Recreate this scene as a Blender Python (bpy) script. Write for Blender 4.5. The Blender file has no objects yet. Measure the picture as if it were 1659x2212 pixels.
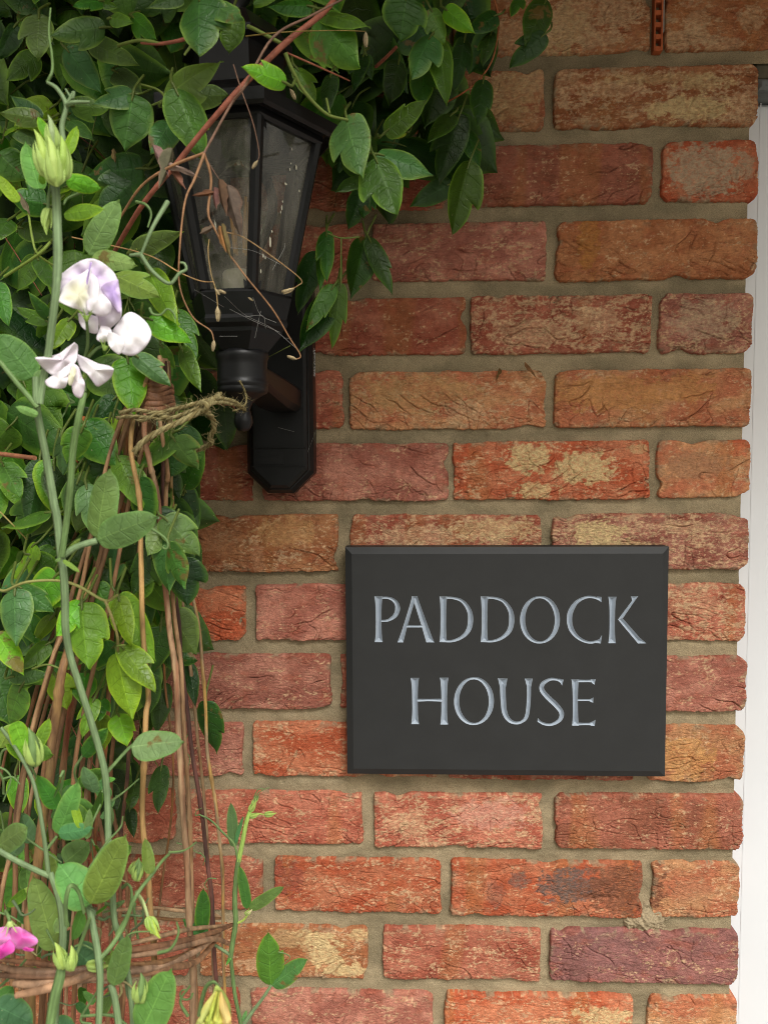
import bpy, math, random
import numpy as np
from mathutils import Vector, Matrix
R = math.radians
random.seed(7)
rng = np.random.RandomState(11)
sc = bpy.context.scene
C = sc.collection

DENOISE = True
# ------------------------------------------------------------------ camera
CAM_D, CAM_Z = 0.85, 1.55            # metres from the wall face, eye height
PITCH, YAW, ROLL = 0.06265589, -0.03656054, 0.00585156
FPX = 1663.0                          # focal length in pixels of a 1659 x 2212 frame
CW, CH = 1659.0, 2212.0
def cam_axes():
    cp, sp = math.cos(PITCH), math.sin(PITCH); cy, sy = math.cos(YAW), math.sin(YAW)
    cr, sr = math.cos(ROLL), math.sin(ROLL)
    f = np.array([sy*cp, cy*cp, -sp]); r = np.array([cy, -sy, 0.0]); d = np.cross(f, r)
    return cr*r + sr*d, -sr*r + cr*d, f
AX, AY, AF = cam_axes()
CAM = np.array([0.0, -CAM_D, CAM_Z])
def P(px, py, d=0.0):
    """point at distance d in front of the wall face, seen at pixel (px, py) of the 1659-wide frame"""
    v = (px - CW/2)/FPX*AX + (py - CH/2)/FPX*AY + AF
    k = (CAM_D - d)/v[1]
    return CAM + v*k
CROP = {'V': (0, 0, .8434), 'Z1': (0, 0, 2.37), 'Z2': (600, 0, 2.37), 'Z3': (350, 200, 2.0117), 'Z4': (0, 600, 2.765),
        'Z5': (0, 1200, 2.37), 'Z6': (0, 1850, 2.0738), 'Z7': (500, 1950, 2.37), 'R': (1200, 0, 2.163), 'S': (840, 1380, 1.8433)}
def Q(c, x, y, d=0.0):
    ox, oy, s = CROP[c]
    return P((ox + x/s)*.8434, (oy + y/s)*.8434, d)
def mm(c, px, d=0.0):                 # size in metres of px crop pixels at distance d
    return px/CROP[c][2]*.8434/FPX*(CAM_D - d)
cam_data = bpy.data.cameras.new('camera'); cam = bpy.data.objects.new('camera', cam_data); C.objects.link(cam)
M = Matrix(((AX[0], -AY[0], -AF[0], CAM[0]), (AX[1], -AY[1], -AF[1], CAM[1]), (AX[2], -AY[2], -AF[2], CAM[2]), (0, 0, 0, 1)))
cam.matrix_world = M
cam_data.sensor_fit = 'VERTICAL'; cam_data.sensor_height = 34.6; cam_data.lens = 34.6*FPX/CH
cam_data.clip_start = .02; cam_data.clip_end = 200
cam_data.dof.use_dof = True; cam_data.dof.focus_distance = .84; cam_data.dof.aperture_fstop = 16
sc.camera = cam

# ------------------------------------------------------------------ light
SUN_EL, SUN_AZ = R(46), R(20)         # azimuth measured from straight in front of the wall towards the right
world = bpy.data.worlds.new('World'); sc.world = world; world.use_nodes = True
nt = world.node_tree; nt.nodes.clear()
sky = nt.nodes.new('ShaderNodeTexSky'); sky.sky_type = 'NISHITA'; sky.sun_disc = False
sky.sun_elevation = SUN_EL; sky.sun_rotation = R(180) - SUN_AZ
sky.air_density = 1.0; sky.dust_density = 4.0; sky.ozone_density = .6
hs = nt.nodes.new('ShaderNodeHueSaturation'); hs.inputs['Saturation'].default_value = .105
bg = nt.nodes.new('ShaderNodeBackground'); bg.inputs['Strength'].default_value = .12
out = nt.nodes.new('ShaderNodeOutputWorld')
tn = nt.nodes.new('ShaderNodeMix'); tn.data_type = 'RGBA'; tn.blend_type = 'MULTIPLY'; tn.inputs[0].default_value = 1; tn.inputs[7].default_value = (1, .972, .87, 1)
nt.links.new(sky.outputs[0], hs.inputs['Color']); nt.links.new(hs.outputs[0], tn.inputs[6]); nt.links.new(tn.outputs[2], bg.inputs['Color']); nt.links.new(bg.outputs[0], out.inputs['Surface'])
sl = bpy.data.lights.new('sun', 'SUN'); sl.energy = 1.5; sl.angle = R(22); sl.color = (1, .995, 1)
sun = bpy.data.objects.new('sun', sl); C.objects.link(sun)
sd = Vector((math.cos(SUN_EL)*math.sin(SUN_AZ), -math.cos(SUN_EL)*math.cos(SUN_AZ), math.sin(SUN_EL)))
sun.rotation_euler = sd.to_track_quat('Z', 'Y').to_euler(); sun.location = (1, -3, 4)
sc.view_settings.view_transform = 'Standard'; sc.view_settings.look = 'None'
sc.cycles.use_denoising = DENOISE; sc.cycles.filter_width = .95; sc.cycles.denoising_prefilter = 'NONE'
sc.view_settings.exposure = 0.58; sc.view_settings.gamma = 1

# ------------------------------------------------------------------ noise
_perm = rng.permutation(512).astype(np.int64)
_ga = rng.rand(512)*2*np.pi
_gx, _gy = np.cos(_ga), np.sin(_ga)
def perlin(x, y, seed=0):
    x = np.asarray(x, float); y = np.asarray(y, float)
    xi = np.floor(x).astype(np.int64); yi = np.floor(y).astype(np.int64); xf = x - xi; yf = y - yi
    u = xf*xf*xf*(xf*(xf*6 - 15) + 10); v = yf*yf*yf*(yf*(yf*6 - 15) + 10)
    def g(a, b, fx, fy):
        h = _perm[(_perm[(a + seed*17) & 511] + b + seed*31) & 511]
        return _gx[h]*fx + _gy[h]*fy
    n00 = g(xi, yi, xf, yf); n10 = g(xi + 1, yi, xf - 1, yf); n01 = g(xi, yi + 1, xf, yf - 1); n11 = g(xi + 1, yi + 1, xf - 1, yf - 1)
    return 1.5*((n00*(1 - u) + n10*u)*(1 - v) + (n01*(1 - u) + n11*u)*v)
def fbm(x, y, seed=0, o=4, gain=.5):
    a, s, t = 1.0, 0.0, 0.0
    for k in range(o):
        s = s + a*perlin(x*2**k, y*2**k, seed + k*7); t += a; a *= gain
    return s/t*1.4
def sstep(a, b, x):
    t = np.clip((x - a)/(b - a), 0, 1); return t*t*(3 - 2*t)
def lin(r, g, b):
    f = lambda c: (c/255/12.92 if c/255 <= .04045 else ((c/255 + .055)/1.055)**2.4)
    return np.array([f(r), f(g), f(b)])

# ------------------------------------------------------------------ mesh builder
class MB:
    def __init__(s): s.v, s.f, s.c, s.l, s.n = [], [], [], [], 0
    def add(s, v, f, col=None, lf=None):
        v = np.asarray(v, float).reshape(-1, 3); k = len(v)
        s.v.append(v); s.f.append([np.asarray(q) + s.n for q in f] if not isinstance(f, np.ndarray) else f + s.n)
        s.c.append(np.broadcast_to(np.array([.5, .5, .5]) if col is None else np.asarray(col, float), (k, 3)))
        s.l.append(np.zeros((k, 3)) if lf is None else np.broadcast_to(np.asarray(lf, float), (k, 3)))
        s.n += k; return s
    def build(s, name, mat, parent=None, origin=None, smooth=True):
        v = np.concatenate(s.v); c = np.concatenate(s.c); l = np.concatenate(s.l)
        o = np.array(parent['_o']) if parent is not None and '_o' in parent else (np.array(origin) if origin is not None else np.zeros(3))
        v = v - o
        me = bpy.data.meshes.new(name)
        loops, starts, tot, p = [], [], [], 0
        for f in s.f:
            if isinstance(f, np.ndarray):
                loops.append(f.reshape(-1)); w = f.shape[1]; starts.append(p + np.arange(len(f))*w); tot.append(np.full(len(f), w)); p += f.size
            else:
                for q in f: loops.append(q); starts.append([p]); tot.append([len(q)]); p += len(q)
        loops = np.concatenate(loops).astype(np.int32); starts = np.concatenate(starts).astype(np.int32); tot = np.concatenate(tot).astype(np.int32)
        me.vertices.add(len(v)); me.vertices.foreach_set('co', v.astype(np.float32).reshape(-1))
        me.loops.add(len(loops)); me.loops.foreach_set('vertex_index', loops)
        me.polygons.add(len(starts)); me.polygons.foreach_set('loop_start', starts); me.polygons.foreach_set('loop_total', tot)
        me.polygons.foreach_set('use_smooth', np.full(len(starts), smooth))
        me.update(calc_edges=True); me.validate()
        a = me.attributes.new('col', 'FLOAT_COLOR', 'POINT')
        a.data.foreach_set('color', np.concatenate([c, np.ones((len(c), 1))], 1).astype(np.float32).reshape(-1))
        a = me.attributes.new('lf', 'FLOAT_VECTOR', 'POINT'); a.data.foreach_set('vector', l.astype(np.float32).reshape(-1))
        me.materials.append(mat)
        ob = bpy.data.objects.new(name, me); C.objects.link(ob)
        if parent is not None: ob.parent = parent
        elif origin is not None: ob.location = Vector(origin)
        if parent is not None and '_o' in parent: ob['_o'] = list(parent['_o'])
        elif origin is not None: ob['_o'] = list(origin)
        return ob
def tag(o, label=None, cat=None, group=None, kind=None):
    if label: o['label'] = label
    if cat: o['category'] = cat
    if group: o['group'] = group
    if kind: o['kind'] = kind
    return o
def thing(name, loc, label, cat, group=None):
    o = bpy.data.objects.new(name, None); C.objects.link(o); o.empty_display_size = .02
    o.location = Vector(loc); o['_o'] = [float(a) for a in loc]
    return tag(o, label, cat, group, 'thing')
def grid_faces(nx, ny):
    i = np.arange((nx - 1)*(ny - 1)); a = i % (nx - 1); b = i//(nx - 1); k = b*nx + a
    return np.stack([k, k + 1, k + nx + 1, k + nx], 1)
def smooth_path(pts, n=6):
    p = [np.array(q, float) for q in pts]
    if len(p) < 3: return [p[0] + (p[1] - p[0])*i/n for i in range(n + 1)]
    p = [2*p[0] - p[1]] + p + [2*p[-1] - p[-2]]; o = []
    for i in range(1, len(p) - 2):
        for k in range(n):
            t = k/n; a, b, c, d = p[i - 1:i + 3]
            o.append(.5*(2*b + (c - a)*t + (2*a - 5*b + 4*c - d)*t*t + (3*b - a - 3*c + d)*t**3))
    o.append(p[-2]); return o
def tube(mb, pts, r, seg=8, n=6, col=(.3, .3, .3), wob=0, ell=None, cap=True, lf2=0.0, colf=None, ridge=0.0):
    """swept tube; r is a number or a list spread along the path; ell=(a,b) flattens the section"""
    path = np.array(smooth_path(pts, n)); m = len(path)
    rr = np.interp(np.linspace(0, 1, m), np.linspace(0, 1, len(r)), r) if hasattr(r, '__len__') else np.full(m, r)
    if wob: rr = rr*(1 + wob*rng.uniform(-1, 1, m))
    tg = np.gradient(path, axis=0); tg /= np.linalg.norm(tg, axis=1)[:, None] + 1e-12
    up = np.array([.03, -1, .1]); X = []
    for t in tg:
        up = up - t*(up@t); up /= np.linalg.norm(up) + 1e-12; X.append(up.copy())
    X = np.array(X); Y = np.cross(tg, X); a = np.arange(seg)*2*np.pi/seg
    ea, eb = ell if ell else (1, 1)
    v = path[:, None] + (X[:, None]*np.cos(a)[None, :, None]*ea + Y[:, None]*np.sin(a)[None, :, None]*eb)*rr[:, None, None]
    if ridge: v = path[:, None] + (v - path[:, None])*(1 + ridge*np.where(np.arange(seg) % 2, 1, -1))[None, :, None]
    v = v.reshape(-1, 3); f = []
    i = np.repeat(np.arange(m - 1), seg); j = np.tile(np.arange(seg), m - 1)
    f = np.stack([i*seg + j, i*seg + (j + 1) % seg, (i + 1)*seg + (j + 1) % seg, (i + 1)*seg + j], 1)
    s = np.repeat(np.linspace(0, 1, m), seg)
    c = np.array(col) if colf is None else colf(s, v)
    mb.add(v, f, c, np.stack([np.tile(a, m), s, np.full(len(v), lf2)], 1))
    if cap:
        for ring, rev in ((0, True), (m - 1, False)):
            idx = list(range(seg)); idx = idx[::-1] if rev else idx
            cc = c if np.ndim(c) == 1 else c[ring*seg]
            mb.add(v[ring*seg:(ring + 1)*seg], [idx], cc)
    return mb
def lathe(mb, cx, cy, prof, seg=32, col=(.02, .02, .02), rot=0.0):
    prof = np.array(prof, float); a = rot + np.arange(seg)*2*np.pi/seg; m = len(prof)
    v = np.stack([cx + prof[:, 0][:, None]*np.sin(a), cy - prof[:, 0][:, None]*np.cos(a), np.repeat(prof[:, 1][:, None], seg, 1)], 2).reshape(-1, 3)
    i = np.repeat(np.arange(m - 1), seg); j = np.tile(np.arange(seg), m - 1)
    mb.add(v, np.stack([i*seg + j, i*seg + (j + 1) % seg, (i + 1)*seg + (j + 1) % seg, (i + 1)*seg + j], 1), col)
    return mb
def box(mb, x0, x1, y0, y1, z0, z1, col=(.5, .5, .5), ch=0.0):
    """box with chamfered front (low y) edges"""
    x0, x1 = sorted((x0, x1)); y0, y1 = sorted((y0, y1)); z0, z1 = sorted((z0, z1))
    rings = [(x0, x1, y1, z0, z1), (x0, x1, y0 + ch, z0, z1)]
    if ch: rings.append((x0 + ch, x1 - ch, y0, z0 + ch, z1 - ch))
    v = []
    for a, b, y, c, d in rings: v += [(a, y, c), (b, y, c), (b, y, d), (a, y, d)]
    f = [[3, 2, 1, 0]]
    for k in range(len(rings) - 1):
        for j in range(4): f.append([k*4 + j, k*4 + (j + 1) % 4, k*4 + 4 + (j + 1) % 4, k*4 + 4 + j])
    k = (len(rings) - 1)*4; f.append([k, k + 1, k + 2, k + 3])
    return mb.add(v, f, col)

# ------------------------------------------------------------------ materials
def new_mat(name):
    m = bpy.data.materials.new(name); m.use_nodes = True; t = m.node_tree; t.nodes.clear()
    o = t.nodes.new('ShaderNodeOutputMaterial'); b = t.nodes.new('ShaderNodeBsdfPrincipled'); t.links.new(b.outputs[0], o.inputs[0])
    return m, t, b, o
def N(t, kind, **kw):
    n = t.nodes.new(kind)
    for k, v in kw.items():
        if k.startswith('i_'): n.inputs[k[2:].replace('_', ' ')].default_value = v
        else: setattr(n, k, v)
    return n
def mth(t, op, a, b=None, c=None, clamp=False):
    n = t.nodes.new('ShaderNodeMath'); n.operation = op; n.use_clamp = clamp
    for i, x in enumerate((a, b, c)):
        if x is None: continue
        if isinstance(x, (int, float)): n.inputs[i].default_value = x
        else: t.links.new(x, n.inputs[i])
    return n.outputs[0]
def noise(t, scale, detail=4, rough=.55, vec=None, dist=0):
    n = N(t, 'ShaderNodeTexNoise'); n.inputs['Scale'].default_value = scale; n.inputs['Detail'].default_value = detail
    n.inputs['Roughness'].default_value = rough; n.inputs['Distortion'].default_value = dist
    if vec is None:
        g = N(t, 'ShaderNodeNewGeometry'); vec = g.outputs['Position']
    t.links.new(vec, n.inputs['Vector']); return n.outputs['Fac']
def ramp(t, fac, a, b, lo=0.0, hi=1.0):
    n = N(t, 'ShaderNodeMapRange'); t.links.new(fac, n.inputs[0])
    n.inputs[1].default_value = a; n.inputs[2].default_value = b; n.inputs[3].default_value = lo; n.inputs[4].default_value = hi
    return n.outputs[0]
def mixc(t, fac, a, b, mode='MIX'):
    n = N(t, 'ShaderNodeMix', data_type='RGBA', blend_type=mode)
    for s, x in ((n.inputs[0], fac), (n.inputs[6], a), (n.inputs[7], b)):
        if isinstance(x, (int, float)): s.default_value = x
        elif isinstance(x, (tuple, list, np.ndarray)): s.default_value = (*[float(q) for q in x[:3]], 1)
        else: t.links.new(x, s)
    return n.outputs[2]
def bump(t, b, h, strength, dist=.001):
    n = N(t, 'ShaderNodeBump'); n.inputs['Strength'].default_value = strength; n.inputs['Distance'].default_value = dist
    t.links.new(h, n.inputs['Height']); t.links.new(n.outputs[0], b.inputs['Normal'])
def attr(t, name='col'):
    return N(t, 'ShaderNodeAttribute', attribute_name=name)
def basic(name, rough=.6, spec=.4, var=(.8, 1.2, 60.), bmp=(.3, 400., .0006), transl=0.0, stretch=None, coat=0.0):
    """colour from the mesh's own painted hue, broken up by noise, with a fine relief"""
    m, t, b, o = new_mat(name)
    vec = None
    if stretch:
        g = N(t, 'ShaderNodeNewGeometry'); mp = N(t, 'ShaderNodeMapping'); mp.inputs['Scale'].default_value = stretch
        t.links.new(g.outputs['Position'], mp.inputs['Vector']); vec = mp.outputs[0]
    f = ramp(t, noise(t, var[2], 5, .6, vec), .3, .7, var[0], var[1])
    c = mixc(t, 1.0, attr(t).outputs['Color'], f, 'MULTIPLY')
    t.links.new(c, b.inputs['Base Color'])
    b.inputs['Roughness'].default_value = rough; b.inputs['Specular IOR Level'].default_value = spec
    b.inputs['Coat Weight'].default_value = coat
    bump(t, b, noise(t, bmp[1], 4, .6, vec), bmp[0], bmp[2])
    if transl:
        tr = N(t, 'ShaderNodeBsdfTranslucent'); t.links.new(c, tr.inputs['Color']); mx = N(t, 'ShaderNodeMixShader'); mx.inputs[0].default_value = transl
        t.links.new(b.outputs[0], mx.inputs[1]); t.links.new(tr.outputs[0], mx.inputs[2]); t.links.new(mx.outputs[0], o.inputs[0])
    return m
def make_brick_mat():
    m, t, b, o = new_mat('fired_clay')
    col = attr(t).outputs['Color']
    f1 = ramp(t, noise(t, 170, 9, .74), .3, .7, .70, 1.32)
    c = mixc(t, 1.0, col, f1, 'MULTIPLY')
    sp = ramp(t, noise(t, 520, 5, .7), .60, .72, 0, .42)             # sand grains and lime specks
    c = mixc(t, sp, c, (.62, .45, .30))
    dk = ramp(t, noise(t, 520, 4, .7), .30, .40, .5, 0)
    c = mixc(t, dk, c, mixc(t, 1.0, c, (.45, .36, .34), 'MULTIPLY'))
    t.links.new(c, b.inputs['Base Color']); b.inputs['Roughness'].default_value = .93; b.inputs['Specular IOR Level'].default_value = .2
    g = N(t, 'ShaderNodeNewGeometry'); mp = N(t, 'ShaderNodeMapping'); mp.inputs['Scale'].default_value = (1, 1, 2.3)
    t.links.new(g.outputs['Position'], mp.inputs['Vector'])
    wp = N(t, 'ShaderNodeTexNoise'); wp.inputs['Scale'].default_value = 90; t.links.new(mp.outputs[0], wp.inputs['Vector'])
    vm = N(t, 'ShaderNodeVectorMath', operation='MULTIPLY_ADD'); t.links.new(wp.outputs['Color'], vm.inputs[0]); vm.inputs[1].default_value = (.012, .012, .012); t.links.new(mp.outputs[0], vm.inputs[2])
    vo = N(t, 'ShaderNodeTexVoronoi', feature='DISTANCE_TO_EDGE'); vo.inputs['Scale'].default_value = 95; t.links.new(vm.outputs[0], vo.inputs['Vector'])
    crk = mth(t, 'MULTIPLY', ramp(t, vo.outputs['Distance'], 0, .05, 1, 0), ramp(t, noise(t, 38, 3, .6), .48, .62, 0, 1))
    h = mth(t, 'ADD', mth(t, 'MULTIPLY', noise(t, 190, 8, .75, mp.outputs[0], .4), 1.0), mth(t, 'MULTIPLY', noise(t, 900, 4, .6), .25))
    h = mth(t, 'SUBTRACT', h, mth(t, 'MULTIPLY', crk, .25))
    bump(t, b, h, 1.0, .0030)
    return m
def make_mortar_mat():
    m, t, b, o = new_mat('sand_mortar')
    c = mixc(t, 1.0, attr(t).outputs['Color'], ramp(t, noise(t, 30, 7, .65), .3, .7, .80, 1.18), 'MULTIPLY')
    c = mixc(t, ramp(t, noise(t, 1300, 3, .7), .36, .64, 0, 1), mixc(t, 1.0, c, (.72, .72, .72), 'MULTIPLY'), mixc(t, 1.0, c, (1.25, 1.24, 1.2), 'MULTIPLY'))
    t.links.new(c, b.inputs['Base Color']); b.inputs['Roughness'].default_value = .95; b.inputs['Specular IOR Level'].default_value = .15
    h = mth(t, 'ADD', noise(t, 120, 6, .65), mth(t, 'MULTIPLY', noise(t, 1100, 4, .7), .35))
    bump(t, b, h, .95, .0024)
    return m
def make_leaf_mat(name, rough=.44, spec=.38, vein=.38, transl=.28):
    m, t, b, o = new_mat(name)
    col = attr(t).outputs['Color']; sp = N(t, 'ShaderNodeSeparateXYZ'); t.links.new(attr(t, 'lf').outputs['Vector'], sp.inputs[0])
    s, u = sp.outputs[0], sp.outputs[1]; sa = mth(t, 'ABSOLUTE', s)
    k = mth(t, 'ABSOLUTE', mth(t, 'SUBTRACT', mth(t, 'FRACT', mth(t, 'MULTIPLY_ADD', u, 6.0, mth(t, 'MULTIPLY', noise(t, 60, 3, .6), .5))), .5))
    vs = mth(t, 'MULTIPLY', ramp(t, k, .0, .055, 1, 0), ramp(t, sa, .55, .95, 1, 0))
    vm = ramp(t, sa, .0, .045, 1, 0)
    net = N(t, 'ShaderNodeTexVoronoi', feature='DISTANCE_TO_EDGE'); net.inputs['Scale'].default_value = 210
    g = N(t, 'ShaderNodeNewGeometry'); t.links.new(g.outputs['Position'], net.inputs['Vector'])
    nv = ramp(t, net.outputs['Distance'], 0, .12, .35, 0)
    v = mth(t, 'MAXIMUM', vs, nv)
    var = ramp(t, noise(t, 55, 4, .6), .3, .7, .78, 1.25)
    c = mixc(t, 1.0, col, var, 'MULTIPLY')
    c = mixc(t, mth(t, 'MULTIPLY', v, vein), c, mixc(t, 1.0, c, (.58, .60, .60), 'MULTIPLY'))
    c = mixc(t, mth(t, 'MULTIPLY', vm, .8), c, mixc(t, 1.0, c, (1.7, 1.6, 1.6), 'MULTIPLY'))
    spk = ramp(t, noise(t, 420, 2, .5), .74, .79, 0, .55)
    c = mixc(t, spk, c, (.42, .42, .25))
    br = mth(t, 'MULTIPLY', ramp(t, noise(t, 70, 4, .6), .60, .66, 0, .85), mth(t, 'GREATER_THAN', sp.outputs[2], .72))
    c = mixc(t, br, c, (.16, .10, .03))
    back = g.outputs['Backfacing']
    c2 = mixc(t, mth(t, 'MULTIPLY', back, .55), c, (.16, .25, .12))
    t.links.new(c2, b.inputs['Base Color']); b.inputs['Specular IOR Level'].default_value = spec
    t.links.new(ramp(t, noise(t, 90, 3, .5), .3, .7, rough - .08, rough + .12), b.inputs['Roughness'])
    h = mth(t, 'SUBTRACT', mth(t, 'MULTIPLY', noise(t, 150, 3, .5), .9), v)
    bump(t, b, h, .5, .0009)
    tr = N(t, 'ShaderNodeBsdfTranslucent'); t.links.new(mixc(t, 1.0, c, (1.5, 1.7, .6), 'MULTIPLY'), tr.inputs['Color'])
    mx = N(t, 'ShaderNodeMixShader'); mx.inputs[0].default_value = transl
    t.links.new(b.outputs[0], mx.inputs[1]); t.links.new(tr.outputs[0], mx.inputs[2]); t.links.new(mx.outputs[0], o.inputs[0])
    return m
def make_pane_mat():
    m, t, b, o = new_mat('dusty_lantern_glass')
    b.inputs['Base Color'].default_value = (.36, .34, .28, 1); b.inputs['Roughness'].default_value = .5
    tr = N(t, 'ShaderNodeBsdfTransparent'); tr.inputs['Color'].default_value = (.80, .78, .70, 1)
    gl = N(t, 'ShaderNodeBsdfGlossy'); gl.inputs['Roughness'].default_value = .06; gl.inputs['Color'].default_value = (.8, .8, .8, 1)
    fr = N(t, 'ShaderNodeFresnel'); fr.inputs['IOR'].default_value = 1.5
    m1 = N(t, 'ShaderNodeMixShader'); t.links.new(mth(t, 'MULTIPLY', fr.outputs[0], 1.5, clamp=True), m1.inputs[0]); t.links.new(tr.outputs[0], m1.inputs[1]); t.links.new(gl.outputs[0], m1.inputs[2])
    g = N(t, 'ShaderNodeNewGeometry'); mp = N(t, 'ShaderNodeMapping'); mp.inputs['Scale'].default_value = (1, 1, .25)
    t.links.new(g.outputs['Position'], mp.inputs['Vector'])
    dirt = mth(t, 'ADD', ramp(t, noise(t, 30, 6, .7, mp.outputs[0], 1.0), .38, .75, .05, .42), ramp(t, noise(t, 380, 3, .6, mp.outputs[0]), .70, .76, 0, .6), clamp=True)
    m2 = N(t, 'ShaderNodeMixShader'); t.links.new(dirt, m2.inputs[0]); t.links.new(m1.outputs[0], m2.inputs[1]); t.links.new(b.outputs[0], m2.inputs[2])
    t.links.new(m2.outputs[0], o.inputs[0]); return m
def make_clear_glass():
    m, t, b, o = new_mat('clear_bulb_glass')
    tr = N(t, 'ShaderNodeBsdfTransparent'); tr.inputs['Color'].default_value = (.92, .93, .92, 1)
    gl = N(t, 'ShaderNodeBsdfGlossy'); gl.inputs['Roughness'].default_value = .03
    fr = N(t, 'ShaderNodeLayerWeight'); fr.inputs['Blend'].default_value = .25
    m1 = N(t, 'ShaderNodeMixShader'); t.links.new(fr.outputs['Fresnel'], m1.inputs[0]); t.links.new(tr.outputs[0], m1.inputs[1]); t.links.new(gl.outputs[0], m1.inputs[2])
    t.links.new(m1.outputs[0], o.inputs[0]); return m
MAT = dict(
    brick=make_brick_mat(), mortar=make_mortar_mat(), leaf=make_leaf_mat('clematis_leaf'),
    pea=make_leaf_mat('sweet_pea_leaf', .6, .25, .30, .25),
    slate=basic('honed_slate', .55, .35, (.9, 1.1, 35.), (.15, 900., .0003)),
    paint=basic('letter_paint', .5, .3, (.9, 1.08, 120.), (.3, 700., .0003)),
    metal=basic('black_coated_metal', .38, .27, (.7, 1.35, 45.), (.25, 800., .0003)),
    upvc=basic('white_frame', .35, .45, (.97, 1.02, 8.), (.05, 60., .0005)),
    lead=basic('grey_metal_strip', .6, .4, (.7, 1.3, 40.), (.5, 200., .001)),
    vent=basic('vent_plastic', .6, .3, (.8, 1.2, 120.), (.3, 500., .0004)),
    stem=basic('green_stem', .55, .3, (.85, 1.15, 70.), (.3, 500., .0006), .12),
    bark=basic('vine_bark', .65, .3, (.65, 1.35, 120.), (.6, 350., .001)),
    willow=basic('willow_rod', .6, .3, (.40, 1.35, 90.), (1.0, 200., .0016), stretch=(1, 1, .18)),
    twine=basic('jute_twine', .9, .1, (.7, 1.3, 300.), (.6, 900., .0006)),
    petal=basic('petal', .65, .12, (.96, 1.04, 60.), (.3, 150., .0006), .22),
    dead=basic('dead_leaf', .8, .2, (.6, 1.4, 120.), (.8, 260., .0012), .1),
    web=basic('cobweb', .6, .2, (.9, 1.1, 50.), (0, 100., .0001), .3),
    pane=make_pane_mat(), clear=make_clear_glass(), filament=basic('filament', .5, .3), ceramic=basic('lamp_holder', .5, .4),
    ground=basic('stone_paving', .85, .3, (.75, 1.25, 4.), (.5, 60., .003)), timber=basic('painted_timber', .6, .3, (.8, 1.2, 20.), (.3, 90., .001)),
)

# ------------------------------------------------------------------ setting
def ground_sheet():
    mb = MB(); mb.add([(-40, -60, 0), (40, -60, 0), (40, .1, 0), (-40, .1, 0)], [[0, 1, 2, 3]], (.26, .235, .20))
    return tag(mb.build('ground', MAT['ground']), 'pale stone paving in front of the brick house wall', 'ground', kind='structure')
ground_sheet()

# ---- brick wall
EDGE = .4315131*CAM_D
CP = .09286679*CAM_D; Z00 = CAM_Z + .58432501*CAM_D
def rowz(k): return Z00 - k*CP
TYPES = {'red': [(166, 90, 70), (190, 118, 94)], 'rose': [(164, 102, 86), (192, 130, 110)], 'orange': [(186, 94, 62), (200, 124, 90)],
         'purple': [(148, 100, 94), (168, 112, 104)], 'tan': [(198, 144, 102), (186, 114, 82)], 'brown': [(166, 104, 68), (184, 126, 86)], 'dark': [(142, 86, 66), (162, 100, 80)]}
ROWS = {  # row: list of (x0, x1, type, pale stain 0..1, crease 0..1)
    0: [(560, 960, 'brown', .2, .4), (980, 1406, 'brown', .55, .5), (1437, 1850, 'brown', .35, .3), (1870, 2280, 'red', .2, .3)],
    1: [(340, 740, 'red', .2, .4), (762, 1177, 'tan', .45, .4), (1197, 1637, 'brown', .55, .35)],
    2: [(560, 960, 'red', .2, .4), (985, 1410, 'dark', .08, .35), (1430, 1637, 'orange', .2, .3)],
    3: [(380, 785, 'red', .2, .4), (805, 1180, 'rose', .3, .4), (1200, 1635, 'brown', .1, .8)],
    4: [(600, 1007, 'red', .15, .3), (1016, 1408, 'red', .6, .8), (1424, 1623, 'rose', .5, .6)],
    5: [(345, 740, 'red', .15, .3), (755, 1180, 'tan', .55, .6), (1198, 1626, 'tan', .25, .7)],
    6: [(140, 545, 'red', .1, .4), (566, 968, 'rose', .12, .8), (980, 1403, 'orange', .35, .8), (1420, 1618, 'tan', .35, .3)],
    7: [(335, 730, 'brown', .35, .8), (757, 1170, 'red', .5, .4), (1193, 1618, 'rose', .6, .7)],
    8: [(120, 530, 'orange', .12, .8), (552, 935, 'rose', .15, .6), (955, 1380, 'red', .2, .4), (1402, 1614, 'red', .55, .5)],
    9: [(330, 713, 'rose', .12, .35), (737, 1150, 'red', .1, .4), (1172, 1610, 'rose', .25, .3)],
    10: [(120, 525, 'rose', .15, .4), (545, 945, 'orange', .3, .5), (965, 1370, 'red', .2, .4), (1392, 1608, 'tan', .2, .6)],
    11: [(-30, 378, 'red', .3, .5), (402, 783, 'red', .3, .7), (808, 1173, 'red', .5, .4), (1198, 1604, 'dark', .1, .8)],
    12: [(180, 567, 'red', .15, .4), (592, 953, 'orange', .3, .7), (975, 1388, 'orange', .15, .5), (1408, 1600, 'tan', .3, .4)],
    13: [(20, 405, 'red', .2, .4), (430, 793, 'brown', .3, .4), (826, 1168, 'red', .35, .4), (1188, 1604, 'purple', .15, .5)],
    14: [(130, 518, 'red', .2, .4), (543, 936, 'rose', .25, .4), (961, 1367, 'orange', .35, .5), (1400, 1598, 'tan', .3, .4)],
    15: [(0, 385, 'red', .2, .4), (405, 800, 'red', .25, .4), (822, 1190, 'rose', .2, .4), (1212, 1598, 'red', .2, .4)],
}
CREAM, LICHEN, SOOT, LIME = lin(218, 182, 142), lin(216, 188, 138), lin(112, 92, 84), lin(186, 160, 132)
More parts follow.
